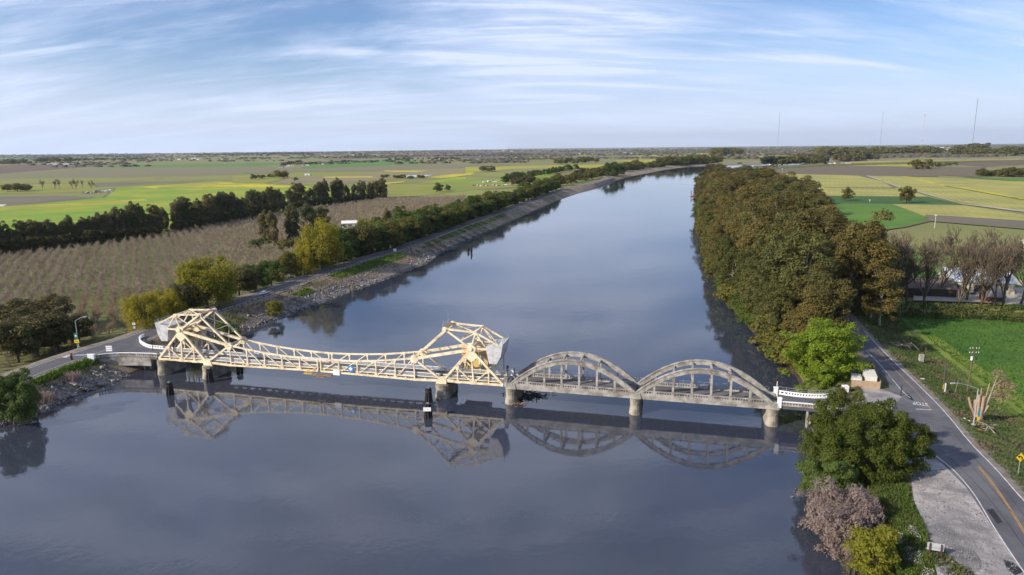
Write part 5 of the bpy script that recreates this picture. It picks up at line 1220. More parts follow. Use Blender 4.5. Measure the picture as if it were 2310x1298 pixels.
# ================================================================== lamps, poles, signs
M_pole = mat('pole_grey', (.40, .43, .47), (.34, .37, .41), 2, .5, metal=.2); M_wood = mat('pole_wood', (.16, .11, .075), (.11, .08, .055), 2, .9)
M_yelS = mat('sign_yellow', (.75, .50, .02), (.72, .47, .02), 1, .4); M_blkS = mat('sign_black', (.012, .012, .012)); M_grnS = mat('sign_green', (.02, .20, .16)); M_signb = mat('sign_back', (.42, .44, .46), (.36, .38, .4), 1, .4); M_org = mat('barrier_orange', (.75, .16, .03), (.6, .12, .03)); M_redS = mat('red_paint', (.5, .05, .05))
def street_lamp(px, py, z, hpole, reach, label):
    p = G(px, py, z); e = empty('street_lamp', p); tag(e, label, 'street lamp')
    MB().tube((0, 0, 0), (0, 0, hpole), .15, .09, 10).build('pole', M_pole, e)
    mb = MB(); prev = Vector((0, 0, hpole))
    for k in range(1, 8):
        t = k / 7; q = Vector((reach * t, -.4 * t, hpole + 1.5 * math.sin(t * 1.45))); mb.tube(prev, q, .06, .055, 6); prev = q
    mb.build('arm', M_pole, e); s_ = 1 if reach > 0 else -1
    MB().prism([(prev.x - .1 * s_, prev.y - .18, prev.z - .08), (prev.x + .9 * s_, prev.y - .22, prev.z - .1), (prev.x + 1.0 * s_, prev.y, prev.z - .12), (prev.x + .9 * s_, prev.y + .15, prev.z - .1), (prev.x - .1 * s_, prev.y + .12, prev.z - .08)], (0, 0, .18)).build('lamp_head', M_signb, e)
    MB().box((-.3, -.3, -.1), (.3, .3, .12)).build('base', M_pole, e); return e, p
_, pl = street_lamp(178, 783, 5.3, 8.4, 3.0, 'curved arm street lamp on the left, beside the dark trees')
_, pr_ = street_lamp(2196, 958, 5.2, 8.3, -5.6, 'curved arm street lamp on the right, in front of the cut tree stump')
def post_sign(name, p, zt, w_, h_, face, label, shape='rect', cat='road sign', yaw=0.0, back=None, emblem=None, post=None, zc_=None):
    e = empty(name, p, yaw); tag(e, label, cat)
    MB().tube((0, .06, -.3), (0, .06, zt), .05, .05, 6).build('post', post or M_pole, e)
    c = zt - h_ / 2
    if shape == 'diamond': pl_ = [(0, 0, c - h_ / 2), (w_ / 2, 0, c), (0, 0, c + h_ / 2), (-w_ / 2, 0, c)]
    elif shape == 'oct': pl_ = [(w_ / 2 * math.cos(t + .3927), 0, c + h_ / 2 * math.sin(t + .3927)) for t in np.arange(0, 6.28, .7854)]
    else: pl_ = [(-w_ / 2, 0, c - h_ / 2), (w_ / 2, 0, c - h_ / 2), (w_ / 2, 0, c + h_ / 2), (-w_ / 2, 0, c + h_ / 2)]
    f = MB().prism(pl_, (0, -.04, 0)).build('panel', face, e)
    if emblem: emblem(e, c, f)
    return e
def arrow_left(e, c, f):
    MB().prism([(-.62, -.05, c + .18), (-.22, -.05, c + .48), (-.22, -.05, c + .27), (.12, -.05, c + .27), (.35, -.05, c + .05), (.35, -.05, c - .45), (.15, -.05, c - .45), (.15, -.05, c - .02), (.05, -.05, c + .08), (-.22, -.05, c + .08), (-.22, -.05, c - .12)], (0, -.015, 0)).build('arrow', M_blkS, f)
def arrows2(e, c, f):
    MB().prism([(-.55, -.05, c), (-.3, -.05, c + .18), (-.3, -.05, c + .06), (.3, -.05, c + .06), (.3, -.05, c + .18), (.55, -.05, c), (.3, -.05, c - .18), (.3, -.05, c - .06), (-.3, -.05, c - .06), (-.3, -.05, c - .18)], (0, -.015, 0)).build('double_arrow', M_blkS, f)
p = G(2296, 1076, 4.2); post_sign('turn_sign', (p.x, p.y, bank_z(p.x, p.y)), 9.0 - bank_z(p.x, p.y), 1.75, 1.75, M_yelS, 'yellow diamond sign with black left turn arrow at the right edge', 'diamond', emblem=arrow_left)
q = Vector(pl) + Vector((-.1, -.5, 0)); post_sign('arrow_sign', q, 2.5, 1.5, 1.0, M_yelS, 'yellow double arrow sign at the foot of the left lamp', emblem=arrows2)
MB
def shield(e, c, f): MB().prism([(-.25, -.05, c - .2), (.25, -.05, c - .2), (.3, -.05, c + .25), (-.3, -.05, c + .25)], (0, -.012, 0)).build('route_shield', M_signw, f)
post_sign('route_sign', q + Vector((-.3, .35, 0)), 4.6, .9, 1.9, M_grnS, 'green route marker above the yellow arrow sign on the left', emblem=shield)
q = Vector(pr_) + Vector((.75, -.2, 0)); post_sign('route_sign', q, 3.9, .5, 2.0, mat('sign_blue_green', (.03, .28, .36)), 'small blue route marker beside the right street lamp', emblem=None, post=M_blkS)
MB().box((-.25, -.06, 1.0), (.25, 0, 1.9)).build('yellow_marker', M_yelS, bpy.data.objects['route_sign.001'])
def bar2(e, c, f): MB().prism([(-.45, -.03, c - 1.7), (.45, -.03, c - 1.7), (.45, -.03, c - .9), (-.45, -.03, c - .9)], (0, -.04, 0)).build('lower_plate', M_signb, e); MB().prism([(-.08, -.06, c - .5), (.08, -.06, c - .5), (.08, -.06, c + .5), (-.08, -.06, c + .5)], (0, -.02, 0)).build('bracket', M_blkS, f)
p = G(304, 748, 4.9); post_sign('stop_sign', (p.x, p.y, 4.9), 3.3, 1.15, 1.15, M_signw, 'back of an octagonal sign with a square plate below, by the yellow willow', 'oct', emblem=bar2, post=M_wood)
p = G(381, 726, 4.9); post_sign('warning_sign', (p.x, p.y, 4.9), 3.6, 1.3, 1.3, M_signb, 'grey back of a diamond sign just left of the drawbridge top', 'diamond')
p = G(652, 632, 5); post_sign('warning_sign', (p.x, p.y, 5), 3.0, 1.5, 1.5, M_signw, 'pale back of a diamond sign on the road past the white car', 'diamond', emblem=lambda e, c, f: MB().box((-.06, -.06, c - .5), (.06, -.04, c + .5)).build('bracket', M_blkS, f))
p = G(718, 608, 5); post_sign('board_sign', (p.x, p.y, 5), 3.1, 2.1, .9, M_signb, 'low grey board sign on the roadside under the tallest weeping willow')
p = G(846, 574, 5); post_sign('warning_sign', (p.x, p.y, 5), 3.6, 1.4, 1.4, M_signb, 'grey diamond sign on a tall post under the dark roadside trees', 'diamond')
p = G(891, 571, 5); post_sign('board_sign', (p.x, p.y, 5), 2.6, 1.8, 1.6, M_signw, 'small square white sign beside the guard rail')
p = G(582, 652, 5); e = empty('light_post', p); tag(e, 'bare slim white post with a small box, by the white car', 'post'); MB().tube((0, 0, -.3), (0, 0, 6.6), .1, .09, 8).build('pole', M_signb, e); MB().box((-.22, -.3, 1.9), (.22, -.08, 2.5)).build('meter_box', M_signb, e)
p = G(247, 797, 5.3); e = empty('route_board', (p.x, p.y, 5.3)); tag(e, 'three stacked white boards standing at the left bridge parapet', 'sign')
for k in range(3): MB().box((-.95, 0, .6 + .62 * k), (.95, .05, 1.08 + .62 * k)).build('board', M_signw, e)
for s_ in (-.6, .6): MB().box((s_ - .05, .06, 0), (s_ + .05, .14, 2.5)).build('post', M_wood, e)
p = G(162, 812, 5.3); e = empty('gate_barrier', (p.x, p.y, 5.3)); tag(e, 'lowered white barrier gate with red post near the left bridge end', 'barrier')
MB().box((-.2, -.2, -.3), (.2, .2, 1.6)).build('gate_post', M_blkS, e); MB().box((-.24, -.24, 1.6), (.24, .24, 2.1)).build('lamp_box', M_redS, e); MB().bar((.2, 0, 1.35), (4.2, 1.2, 1.15), .1, .2).build('gate_arm', M_signw, e); MB().box((4.1, 1.1, 0), (4.25, 1.25, 1.5)).build('arm_rest', M_signw, e)
sheet('road_patch', pts(5.3, 138,806, 158,800, 160,803, 148,808), 5.31, mat('pale_concrete', (.45, .44, .42)))
for px, py, z, lb in [(345, 792, 5.3, 'black twin bridge traffic signal at the left end of the drawbridge'), (1752, 884, 5.3, 'black bridge traffic signal on white post at the right end of the second arch'), (1137, 846, 5.3, 'slim black signal mast on the far side beside the right counterweight')]:
    p = G(px, py, z); e = empty('traffic_signal', p); tag(e, lb, 'traffic signal'); hh_ = 2.6 if px < 1000 else (3.2 if px > 1500 else 7)
    MB().tube((0, 0, 0), (0, 0, hh_), .09, .08, 8).build('post', M_dark if px < 1600 else M_wrail, e); MB().box((-.3, -.25, hh_ - .3), (.3, .2, hh_ + .9)).build('signal_head', M_dark, e)
    MB().box((.35, -.2, hh_ - .1), (.9, .2, hh_ + .5)).build('bell', M_dark, e)
    for k in range(2):
        MB().tube((0, -.32, hh_ + .05 + .45 * k), (0, -.24, hh_ + .05 + .45 * k), .14, .14, 10).build('lens', mat('signal_lens', (.12, .02, .02), rough=.2), e)
# orange barrier boards leaning on the right parapet
p = G(1897, 894, 5.35); e = empty('barricade', (p.x, p.y - .3, 5.35)); tag(e, 'bright orange striped barricade against the white curved parapet', 'barricade')
MB().box((-.6, -.1, .2), (.6, 0, 2.4)).build('panel', M_org, e)
for k in range(2): MB().bar((-.5, -.13, .7 + k * .8), (.5, -.13, 1.1 + k * .8), .03, .14).build('stripe', mat('barrier_rust', (.45, .1, .03)), e)
# power poles
def upole(px, py, z, hgt, label, cross=True, guard=False):
    p = G(px, py, z); zz = bank_z(p.x, p.y); e = empty('utility_pole', (p.x, p.y, zz)); tag(e, label, 'utility pole'); hg = hgt
    MB().tube((0, 0, -.5), (-.2 if not cross else .4, 0, hg), .2, .13, 8).build('pole', M_wood if cross else M_post, e)
    if cross:
        for k, zz in enumerate((hg - .5, hg - 1.7)):
            ca = MB().bar((-.9, -.2, zz), (1.7, -.2, zz), .12, .15).build('cross_arm', M_wood, e)
            for xx in (-.8, -.1, .9, 1.6): MB().tube((xx, -.2, zz + .05), (xx, -.2, zz + .4), .08, .05, 6).build('insulator', M_signw, ca)
        MB().tube((-.15, -.35, hg - 3.6), (-.15, -.35, hg - 2.6), .26, .26, 10).build('transformer', M_signw, e); MB().tube((1.0, -.35, hg - 3.5), (1.0, -.35, hg - 2.7), .24, .24, 10).build('transformer', M_dark, e)
    if guard:
        MB().box((.15, -.15, .1), (.5, .2, 2.4)).build('guard_pipe', M_signw, e)
        for k in range(3): MB().box((-.3, -.3, 1.0 + .4 * k), (-.1, -.1, 1.2 + .4 * k)).build('marker', M_yelS, e)
    return e, p
_, ppole = upole(2182, 880, 1.2, 12.4, 'tall wooden utility pole with two white transformers behind the stump')
upole(2127, 888, 3.5, 8.6, 'leaning dark pole with white guard pipe and yellow markers', False, True)
p = G(2082, 812, 2.6); e = empty('concrete_cabinet', (p.x, p.y, bank_z(p.x, p.y))); tag(e, 'small grey concrete cabinet with slim post beside it on the levee slope', 'cabinet')
MB().box((-1.1, -.5, -.3), (.0, .5, 2.5)).build('box', M_conc, e); MB().tube((.5, 0, -.3), (.6, 0, 4.6), .1, .08, 6).build('post', M_wood, e)
p = G(2155, 880, 3); e = link('stake', None); bpy.data.objects.remove(e); mb = MB().tube((0, 0, 0), (.6, .2, 3.4), .06, .05, 6); o = mb.build('wooden_stake', M_barkp); o.location = (p.x, p.y, bank_z(p.x, p.y)); tag(o, 'thin leaning pale stake in the weeds between pole and stump', 'stake')
p = G(2032, 893, 5.3); e = empty('bollard_post', p); tag(e, 'single short black post standing at the left edge of the road', 'post'); MB().tube((0, 0, -.1), (0, 0, 2.6), .13, .13, 8).build('post', M_dark, e); MB().tube((0, 0, 2.6), (0, 0, 2.68), .16, .1, 8).build('cap', M_dark, e)
# information sign board at the lot
p = G(2106, 1254, 5.3); e = empty('notice_board', (63.1, 92.3, 5.3), R_(-20)); tag(e, 'back of a white notice board on two brown posts at the gravel lot', 'sign')
MB().box((-1.1, .0, .85), (1.1, .06, 2.05)).build('board', M_signb, e)
for s_ in (-.75, .75): MB().box((s_ - .09, -.2, -.4), (s_ + .09, -.02, 2.0)).build('post', mat('brown_post', (.10, .05, .04)), e)
MB().box((-1.1, -.06, 1.35), (1.1, -.01, 1.43)).build('crossbar', M_galv, e)
# container, fence, trailer by the lime tree
M_fence = mat('board_fence', (.42, .30, .21), (.34, .24, .165), 1.2, .9); M_cont = mat('container_white', (.66, .64, .58), (.56, .54, .48), .6, .6)
cpos = [G(px, py, 5.3) for px, py in ((1920, 873), (1944, 874), (1990, 879), (1992, 861), (1972, 832))]
def fence(name, A_, B_, hgt, label, m=M_fence, rails=False):
    Ln = (B_ - A_).length; e = empty(name, A_, math.atan2((B_ - A_).y, (B_ - A_).x)); tag(e, label, 'fence'); mb = MB(); x = 0
    while x < Ln - .05: mb.box((x, -.02 + random.uniform(-.01, .01), 0), (min(x + .19, Ln), .03, hgt + random.uniform(-.04, .04))); x += .2
    mb.build('boards', m, e); 
    for x in np.arange(0, Ln + .1, Ln / max(2, round(Ln / 2.4))): MB().box((x - .06, .04, -.2), (x + .06, .16, hgt - .1)).build('post', M_wood, e)
    MB().bar((0, .08, hgt * .75), (Ln, .08, hgt * .75), .08, .1).build('rail', M_wood, e)
fa = G(1920, 874, 5.3); fb = G(1986, 879, 5.3); fc_ = G(1966, 830, 5.3)
fence('board_fence', fa, fb, 2.0, 'tan board fence in front of the white container')
fence('board_fence', fb, Vector((fc_.x, fc_.y, 5.3)), 2.0, 'tan board fence on the road side of the white container')
ca_ = (fa + fb) / 2; ang = math.atan2((fc_ - fb).y, (fc_ - fb).x)
e = empty('shipping_container', (fb.x, fb.y, 5.3), ang - math.pi / 2); tag(e, 'white ribbed shipping container behind the tan board fence', 'container')
mb = MB(); W_ = 2.6; L_c = 6.2; X0 = -3.4; Y0 = 1.0
for k in range(13): mb.box((X0 + k * .2, Y0 - (.04 if k % 2 else 0), .1), (X0 + (k + 1) * .2, Y0 + .05, 2.8))
for k in range(31):
    mb.box((X0 - (.04 if k % 2 else 0), Y0 + k * .2, .1), (X0 + .05, Y0 + (k + 1) * .2, 2.8)); mb.box((X0 + W_ - .05, Y0 + k * .2, .1), (X0 + W_ + (.04 if k % 2 else 0), Y0 + (k + 1) * .2, 2.8))
mb.box((X0, Y0 + L_c - .05, .1), (X0 + W_, Y0 + L_c, 2.8)); mb.build('walls', M_cont, e)
MB().box((X0 - .05, Y0 - .06, 2.8), (X0 + W_ + .05, Y0 + L_c + .05, 2.9)).build('roof', M_cont, e); MB().box((X0 - .07, Y0 + 1.2, 1.2), (X0 - .05, Y0 + 2.0, 2.0)).build('vent', M_dark, e)
e = empty('storage_trailer', (fa.x + .2, fa.y, 5.3), ang - math.pi / 2); tag(e, 'small low white trailer left of the shipping container', 'trailer')
MB().box((.1, 1.0, .5), (2.2, 4.6, 2.2)).build('body', M_cont, e); MB().box((.05, .95, 2.2), (2.25, 4.65, 2.3)).box((1.2, 2.0, 2.3), (1.8, 2.6, 2.42)).build('roof', M_cw, e)
for s_ in (.1, 2.2): MB().tube((s_ - .1, 2.8, .4), (s_ + .1, 2.8, .4), .38, n=12).build('wheel', M_tyre, e)
MB().bar((1.1, 1, .5), (1.1, .2, .5), .1).build('tow_bar', M_dark, e)
e = empty('wire_fence', (fc_.x, fc_.y, 5.3), R_(172)); tag(e, 'rusty wire and bar gate behind the shipping container', 'fence')
for k in range(4): MB().box((k * 1.9 - .05, -.05, -.2), (k * 1.9 + .05, .05, 2.0)).build('post', M_rust, e)
MB().bar((0, 0, 1.95), (5.7, 0, 1.95), .06).bar((0, 0, 1), (5.7, 0, 1), .05).bar((0, 0, .1), (1.9, 0, 1.95), .05).bar((1.9, 0, 1.95), (3.8, 0, .1), .05).bar((3.8, 0, .1), (5.7, 0, 1.95), .05).build('frame', M_rust, e)
# the cut stump tree
p = G(2208, 930, 4.6); zz = bank_z(p.x, p.y); e = empty('pollarded_stump', (p.x, p.y, zz)); tag(e, 'big pollarded tree stump with sawn pale limbs and one leafy dead branch', 'tree')
segs = [((0, 0, -.6), (0, .1, 1.2), 1.15, .95)]
for dx, hh_, rr_, lean in ((-1.3, 5.2, .28, -1.3), (-.8, 4.6, .32, -.2), (-.2, 5.8, .42, .0), (.6, 5.4, .45, .3), (1.0, 3.2, .3, 1.2), (.2, 7.5, .12, -.1), (.9, 8.6, .1, .9)):
    segs.append(((dx * .5, .1, .9), (dx + lean * .4, .2, hh_ * .55), rr_ * 1.25, rr_)); segs.append(((dx + lean * .4, .2, hh_ * .55), (dx + lean, .3, hh_), rr_, rr_ * .92))
segs = [(np.array(a), np.array(b_), c, d) for a, b_, c, d in segs]; tm = npmesh('trunk', *tubes(segs, 9)); tm.materials.append(mat('sawn_wood', (.42, .29, .2), (.28, .2, .15), .6, .9)); link('trunk', tm, None, e)
r = np.random.default_rng(77); bs_ = [(np.array(a), np.array(b_), c, d) for a, b_, c, d in (((1.6, .3, 2.6), (2.4, .4, 5.5), .22, .16), ((2.4, .4, 5.5), (3.4, .5, 9.5), .16, .08), ((2.4, .4, 5.5), (5.2, .5, 8.0), .14, .07), ((2.2, .4, 5), (5.5, .4, 5.0), .12, .05), ((3.0, .4, 8.0), (5.6, .4, 10.0), .1, .04))]
bm_ = npmesh('branch', *tubes(bs_, 6)); bm_.materials.append(M_barkp); link('branch', bm_, None, e)
C = np.array([(3.4, .5, 10), (4.8, .5, 9.8), (5.8, .5, 8.8), (6.4, .5, 7.2), (5.2, .4, 7.6), (5.4, .4, 5.4), (4.2, .6, 8.6), (6.6, .4, 5.8), (4.0, .5, 6.4), (7.4, .5, 7.0), (4.4, .4, 4.6)]) + r.normal(size=(11, 3)) * .3
vf = foliage(C, np.full(11, 1.25), 110, .2, r); link('foliage', npmesh('foliage', *vf), LM['dead'], e)
# litter, slash and fallen limbs
def log_pile(name, px, py, z, n, L_, spread, label, m, cat='branches', rmin=.05, rmax=.16):
    p = G(px, py, z); zz = bank_z(p.x, p.y); zz = max(zz, 0); r = np.random.default_rng(px); segs = []
    for _ in range(n):
        a = r.uniform(0, 6.28); q = np.array([r.normal() * spread[0], r.normal() * spread[1], abs(r.normal()) * .35 + .05]); d = np.array([math.cos(a), math.sin(a), r.normal() * .25]) * r.uniform(.4, 1) * L_; rd = r.uniform(rmin, rmax)
        segs.append((q - d / 2, q + d / 2, rd, rd * .7))
    o = link(name, npmesh(name, *tubes(segs, 5)), m); o.location = (p.x, p.y, zz); return tag(o, label, cat)
log_pile('brush_pile', 2020, 772, 4.6, 60, 3.0, (2.6, 1.2), 'heap of cut grey branches on the grass beside the right road', M_barkp)
log_pile('brush_pile', 2218, 958, 4.4, 26, 2.8, (1.6, 1.2), 'scattered sawn branches around the base of the big stump', M_barkp)
log_pile('driftwood', 1190, 893, 0, 90, 3.2, (2.6, 1.5), 'dark driftwood raft caught against the pier beside the first arch', M_post, 'driftwood')
log_pile('driftwood', 1166, 912, 0, 30, 1.6, (1.2, .8), 'small brown driftwood clump at the foot of the middle pier', M_rust, 'driftwood')
for px, py, c, lb in [(2180, 945, M_signw, 'white board lying flat near the right lamp base'), (2170, 941, M_signw, 'smaller pale board lying on the dirt, left of the white one'), (2190, 946, M_redS, 'pink red scrap lying by the right lamp base'), (2206, 962, M_org, 'orange rag lying on the shoulder below the right lamp'), (2079, 855, M_signw, 'thin white plank lying in the grass beside the right road')]:
    p = G(px, py, 5); o = MB().box((-.7, -.22, 0), (.7, .22, .1)).build('scrap_board', c); o.location = (p.x, p.y, bank_z(p.x, p.y) + .02); o.rotation_euler = (0, 0, R_(-25)); tag(o, lb, 'scrap')
# fallen trees on the right bank
def fallen(px, py, z, pz, L_, ang, label, m, seed, kids=3, sc=1.0):
    p = G(px, py, z); r = np.random.default_rng(seed); sg = branchy(L_, r, .22 * sc, 4, .45, kids, .2, .7, .45); o = link('fallen_tree', npmesh('fallen_tree', *tubes(sg, 4)), m)
    o.location = (p.x, p.y, pz); o.rotation_euler = (0, R_(-78), R_(ang)); return tag(o, label, 'fallen tree')
fallen(1640, 577, 0, .6, 13, -5, 'fallen tree with rust brown twigs lying in the water by the grove', M_rust, 3)
fallen(1668, 645, 1, 2.2, 11, 5, 'leafless dead tree reaching over the water below the grove', M_twig, 5)
fallen(1735, 700, 1, 1.6, 10, 8, 'pale bare trunk lying down the right bank toward the water', M_barkp, 6, 2)
fallen(1785, 790, 1, 2.0, 7, 2, 'broken pale branch sticking over the water beside the lime tree', M_barkp, 8, 2, .8)
# ================================================================== pile clusters in the water
M_pile = mat('creosoted_pile', (.022, .019, .018), (.04, .034, .03), 1.5, .9)
def dolphin(px, py, hgt, label, sign=False, n=9):
    p = G(px, py, 0); e = empty('pile_cluster', (p.x, p.y, 0)); tag(e, label, 'pile cluster', 'timber pile clusters around the drawbridge')
    for k in range(n):
        a = 2 * math.pi * k / n; MB().tube((1.15 * math.cos(a), 1.15 * math.sin(a), -3), (.62 * math.cos(a), .62 * math.sin(a), hgt - (k % 3) * .25), .24, .2, 8).build('pile', M_pile, e)
    MB().tube((0, 0, hgt * .72), (0, 0, hgt * .8), .98, .95, 14).build('cable_band', M_dark, e); MB().tube((0, 0, hgt - .2), (0, 0, hgt + .12), .55, .35, 8).build('cap', mat('pile_cap', (.22, .2, .19), (.1, .09, .08), 2), e)
    if sign: MB().box((-1.0, -1.2, hgt - 1.7), (.9, -1.12, hgt - .7)).build('sign_board', M_signw, e)
dolphin(384, 890, 3.6, 'dark timber pile cluster standing alone below the left tower')
dolphin(474, 862, 4.2, 'dark timber pile cluster right beside the pier of the left tower')
dolphin(967, 906, 3.9, 'dark timber pile cluster against the pier of the right tower')
dolphin(966, 942, 3.8, 'dark timber pile cluster carrying a small white sign', True)
dolphin(541, 838, 2.6, 'dark timber pile cluster under the far side of the drawbridge')
for px, py, lb in ((1056, 568, 'first of two old posts standing in the water by the left bank'), (1063, 571, 'second, taller old post standing in the water by the left bank')):
    p = G(px, py, 0); o = MB().tube((0, 0, -2), (0, 0, 4.2 if px > 1060 else 3.0), .5, .42, 8).tube((.2, 0, -2), (.7, .3, 2.4), .3, .25, 8).build('mooring_post', M_pile); o.location = (p.x, p.y, 0); tag(o, lb, 'post')
# red dock by the grove
p = G(1574, 444, 0); e = empty('floating_dock', (p.x - 3, p.y, 0)); tag(e, 'small rust red floating dock at the river edge of the grove', 'dock')
MB().box((-6, -4, -.2), (6, 4, .9)).build('float', mat('dock_red', (.28, .07, .04)), e); MB().box((-2, -2, .9), (3, 2, 3.0)).build('shed', mat('dock_red'
, (.28, .07, .04)), e)
for s_ in (-5, 5): MB().tube((s_, 3, -3), (s_, 3, 8), .35, n=8).build('mooring_pile', M_pile, e)
MB().bar((6, 0, .9), (16, 0, 3), 1.2, .2).build('gangway', M_rust, e)

# ================================================================== middle distance: trees, farms, masts
def far_tree(kind, px, py, h, label, z=.5, grp=None, wide=1.0, nm='tree'):
    p = G(px, py, z); return plant1(kind, p.x, p.y, z, h, label, 'tree', grp, nm, wide)
def tree_line(kind, x0, y0, x1, y1, n, h0, h1, label, jit=1.0, nm='tree', wide=1.0):
    for i in range(n):
        t = (i + random.uniform(-.3, .3)) / max(n - 1, 1)
        far_tree(kind, x0 + (x1 - x0) * t, y0 + (y1 - y0) * t + random.uniform(-jit, jit), random.uniform(h0, h1), label, grp=label.replace('tree', 'trees'), nm=nm, wide=wide * random.uniform(.9, 1.3))
tree_line('leafy', 1138, 413, 1250, 392, 11, 13, 18, 'dark green tree in the field row left of the far road', nm='field_tree', wide=1.2)
tree_line('leafy', 1250, 392, 1300, 384, 6, 14, 19, 'dark green tree at the right end of the field row', nm='field_tree', wide=1.2)
tree_line('dark', 1165, 420, 1195, 416, 3, 13, 16, 'dark tree standing in front of the distant field row', nm='field_tree', wide=1.2)
tree_line('olive', 1235, 425, 1370, 398, 13, 15, 22, 'olive tree of the far roadside wood past the second bend', nm='roadside_tree', wide=1.2)
tree_line('dark', 1300, 400, 1375, 394, 7, 16, 22, 'dark tree of the far roadside wood past the second bend', nm='roadside_tree', wide=1.2)
tree_line('leafy', 1378, 402, 1395, 400, 3, 24, 34, 'tall dark tree at the water past the far bend', nm='riverside_tree', wide=1.1)
tree_line('olive', 1385, 392, 1500, 378, 14, 18, 30, 'yellow olive tree around the distant white riverside house', nm='riverside_tree', wide=1.3)
tree_line('olive', 1500, 377, 1620, 369, 16, 22, 36, 'olive tree of the wood where the river bends', nm='riverside_tree', wide=1.4)
tree_line('leafy', 1540, 376, 1572, 372, 3, 30, 42, 'dark tall tree where the river bends', nm='riverside_tree')
far_tree('leafy', 990, 434, 14, 'bigger of two round dark trees alone in the green field', wide=1.2, nm='round_tree'); far_tree('leafy', 1011, 431, 10, 'smaller of two round dark trees alone in the green field', wide=1.1, nm='round_tree')
for x, w_ in ((18, 1.6), (40, 1.6), (58, 1.7), (96, 1.1), (124, 1.2), (134, .9), (164, 1.1), (172, .9), (187, .8), (206, 1.1)):
    p = G(x, 432 if x < 70 else 427, .5); plant('cottonwood' if x > 80 else 'olive', p.x, p.y, .3, random.uniform(15, 19) * (1.05 if x > 80 else .8), 'thin yellowish field tree %s' % ('in the clump at the far left' if x < 80 else ('left of the pale farm scrap' if x < 150 else 'nearest the pale farm scrap')), group='thin field trees %s' % ('at the far left' if x < 80 else ('left' if x < 150 else 'right')), name='field_tree', wide=w_)
tree_line('farleafy', 575, 405, 645, 399, 8, 9, 13, 'low willow clump tree in the meadow above the windbreak', nm='meadow_tree', wide=1.3)
far_tree('faryellow', 632, 403, 19, 'tallest pale round willow in the meadow above the windbreak', nm='meadow_tree', wide=1.3)
far_tree('farleafy', 668, 410, 10, 'single grey green bush in the meadow above the windbreak'); far_tree('farleafy', 785, 355, 22, 'lone dark tree standing on the plain near the horizon', wide=.8)
tree_line('farleafy', 640, 377, 675, 368, 6, 13, 18, 'dark tree around the farm in the green fields', nm='farm_tree', wide=1.4); tree_line('farleafy', 690, 374, 715, 371, 4, 11, 15, 'dark tree right of the farm in the green fields', nm='farm_tree', wide=1.4)
tree_line('farleafy', 805, 354, 830, 354, 4, 16, 24, 'dark tree beside the lone tree near the horizon', nm='farm_tree', wide=1.5)
tree_line('farleafy', 880, 362, 1040, 361, 16, 10, 17, 'small dark tree in the long line of distant farm buildings', nm='farm_tree', wide=1.6)
tree_line('farleafy', 1085, 387, 1112, 388, 4, 12, 16, 'dark tree of the small clump by the yellow mustard', nm='field_tree', wide=1.4)
tree_line('faryellow', 870, 402, 945, 403, 5, 6, 9, 'low brown bush of the marsh near the pond', nm='marsh_bush', wide=1.6)
tree_line('faryellow', 1260, 370, 1340, 366, 7, 16, 26, 'pale yellowish tree beyond the mustard strip', nm='field_tree', wide=1.1)
tree_line('farleafy', 0, 372, 65, 371, 9, 16, 34, 'dark tree of the farm at the far left horizon', nm='farm_tree', wide=1.5); tree_line('farleafy', 85, 367, 175, 365, 14, 14, 36, 'dark tree of the farm group left of the white patch', nm='farm_tree', wide=1.6)
tree_line('farleafy', 180, 363, 330, 360, 18, 12, 22, 'low dark tree of the distant hedge on the left', nm='farm_tree', wide=2.0)
tree_line('farleafy', 440, 352, 700, 350, 34, 16, 34, 'dark tree of the distant wood left of the lone tree', nm='far_tree', wide=2.0)
# right side
tree_line('conifer', 1722, 373, 1765, 372, 14, 24, 36, 'dark conifer of the windbreak by the white farm buildings', nm='conifer', wide=1.5)
tree_line('farleafy', 1795, 370, 1860, 368, 12, 18, 34, 'dark tree among the white farm buildings on the right', nm='farm_tree', wide=1.3); far_tree('conifer', 1862, 375, 30, 'pointed dark conifer right of the white farm buildings', wide=1.5, nm='conifer')
tree_line('faryellow', 1765, 372, 1840, 369, 9, 16, 30, 'brown leafless tree among the white farm buildings', nm='farm_tree', wide=1.3)
tree_line('farleafy', 1890, 366, 1975, 362, 16, 20, 36, 'dark tree of the wood right of the white farm', nm='far_tree', wide=1.3); tree_line('faryellow', 1850, 352, 2110, 350, 40, 30, 55, 'brown leafless tree of the long distant wood on the right', nm='far_tree', wide=1.5)
tree_line('faryellow', 1612, 352, 1662, 352, 14, 46, 52, 'brown tree of the clipped square grove near the bend', nm='far_tree', wide=1.0)
far_tree('faryellow', 2079, 382, 26, 'round brown tree alone between two vineyard fields', wide=1.5, nm='round_tree'); far_tree('olive', 1910, 454, 16, 'dark leafless looking tree in the dark green field, left one', wide=.95, nm='field_tree'); p = G(2044, 460, .5); plant('olive', p.x, p.y, .3, 20, 'bushy green brown tree in the dark green field, right one', name='field_tree', wide=.85)
tree_line('olive', 2212, 398, 2400, 400, 24, 11, 20, 'olive brown tree of the low wood at the right edge', nm='field_tree', wide=1.5)
tree_line('farleafy', 2115, 378, 2150, 374, 4, 8, 14, 'low dark bush between the vineyard fields', nm='bush', wide=1.6)
tree_line('farleafy', 2155, 352, 2220, 349, 8, 34, 62, 'large dark tree under the tallest mast', nm='far_tree', wide=1.2); tree_line('faryellow', 2160, 352, 2290, 351, 16, 30, 55, 'brown leafless tree under the tallest mast', nm='far_tree', wide=1.5)
for px, py, h in ((1722, 400, 24), (1708, 396, 20), (1738, 404, 18)): p = G(px, py, 1); plant('windbreak', p.x, p.y, .5, h, {1722: 'tallest grey green tree behind the far end of the grove', 1708: 'grey green tree left of the tallest, behind the far grove', 1738: 'shorter grey tree behind the far end of the grove'}[px], name='grey_tree', wide=1.2)
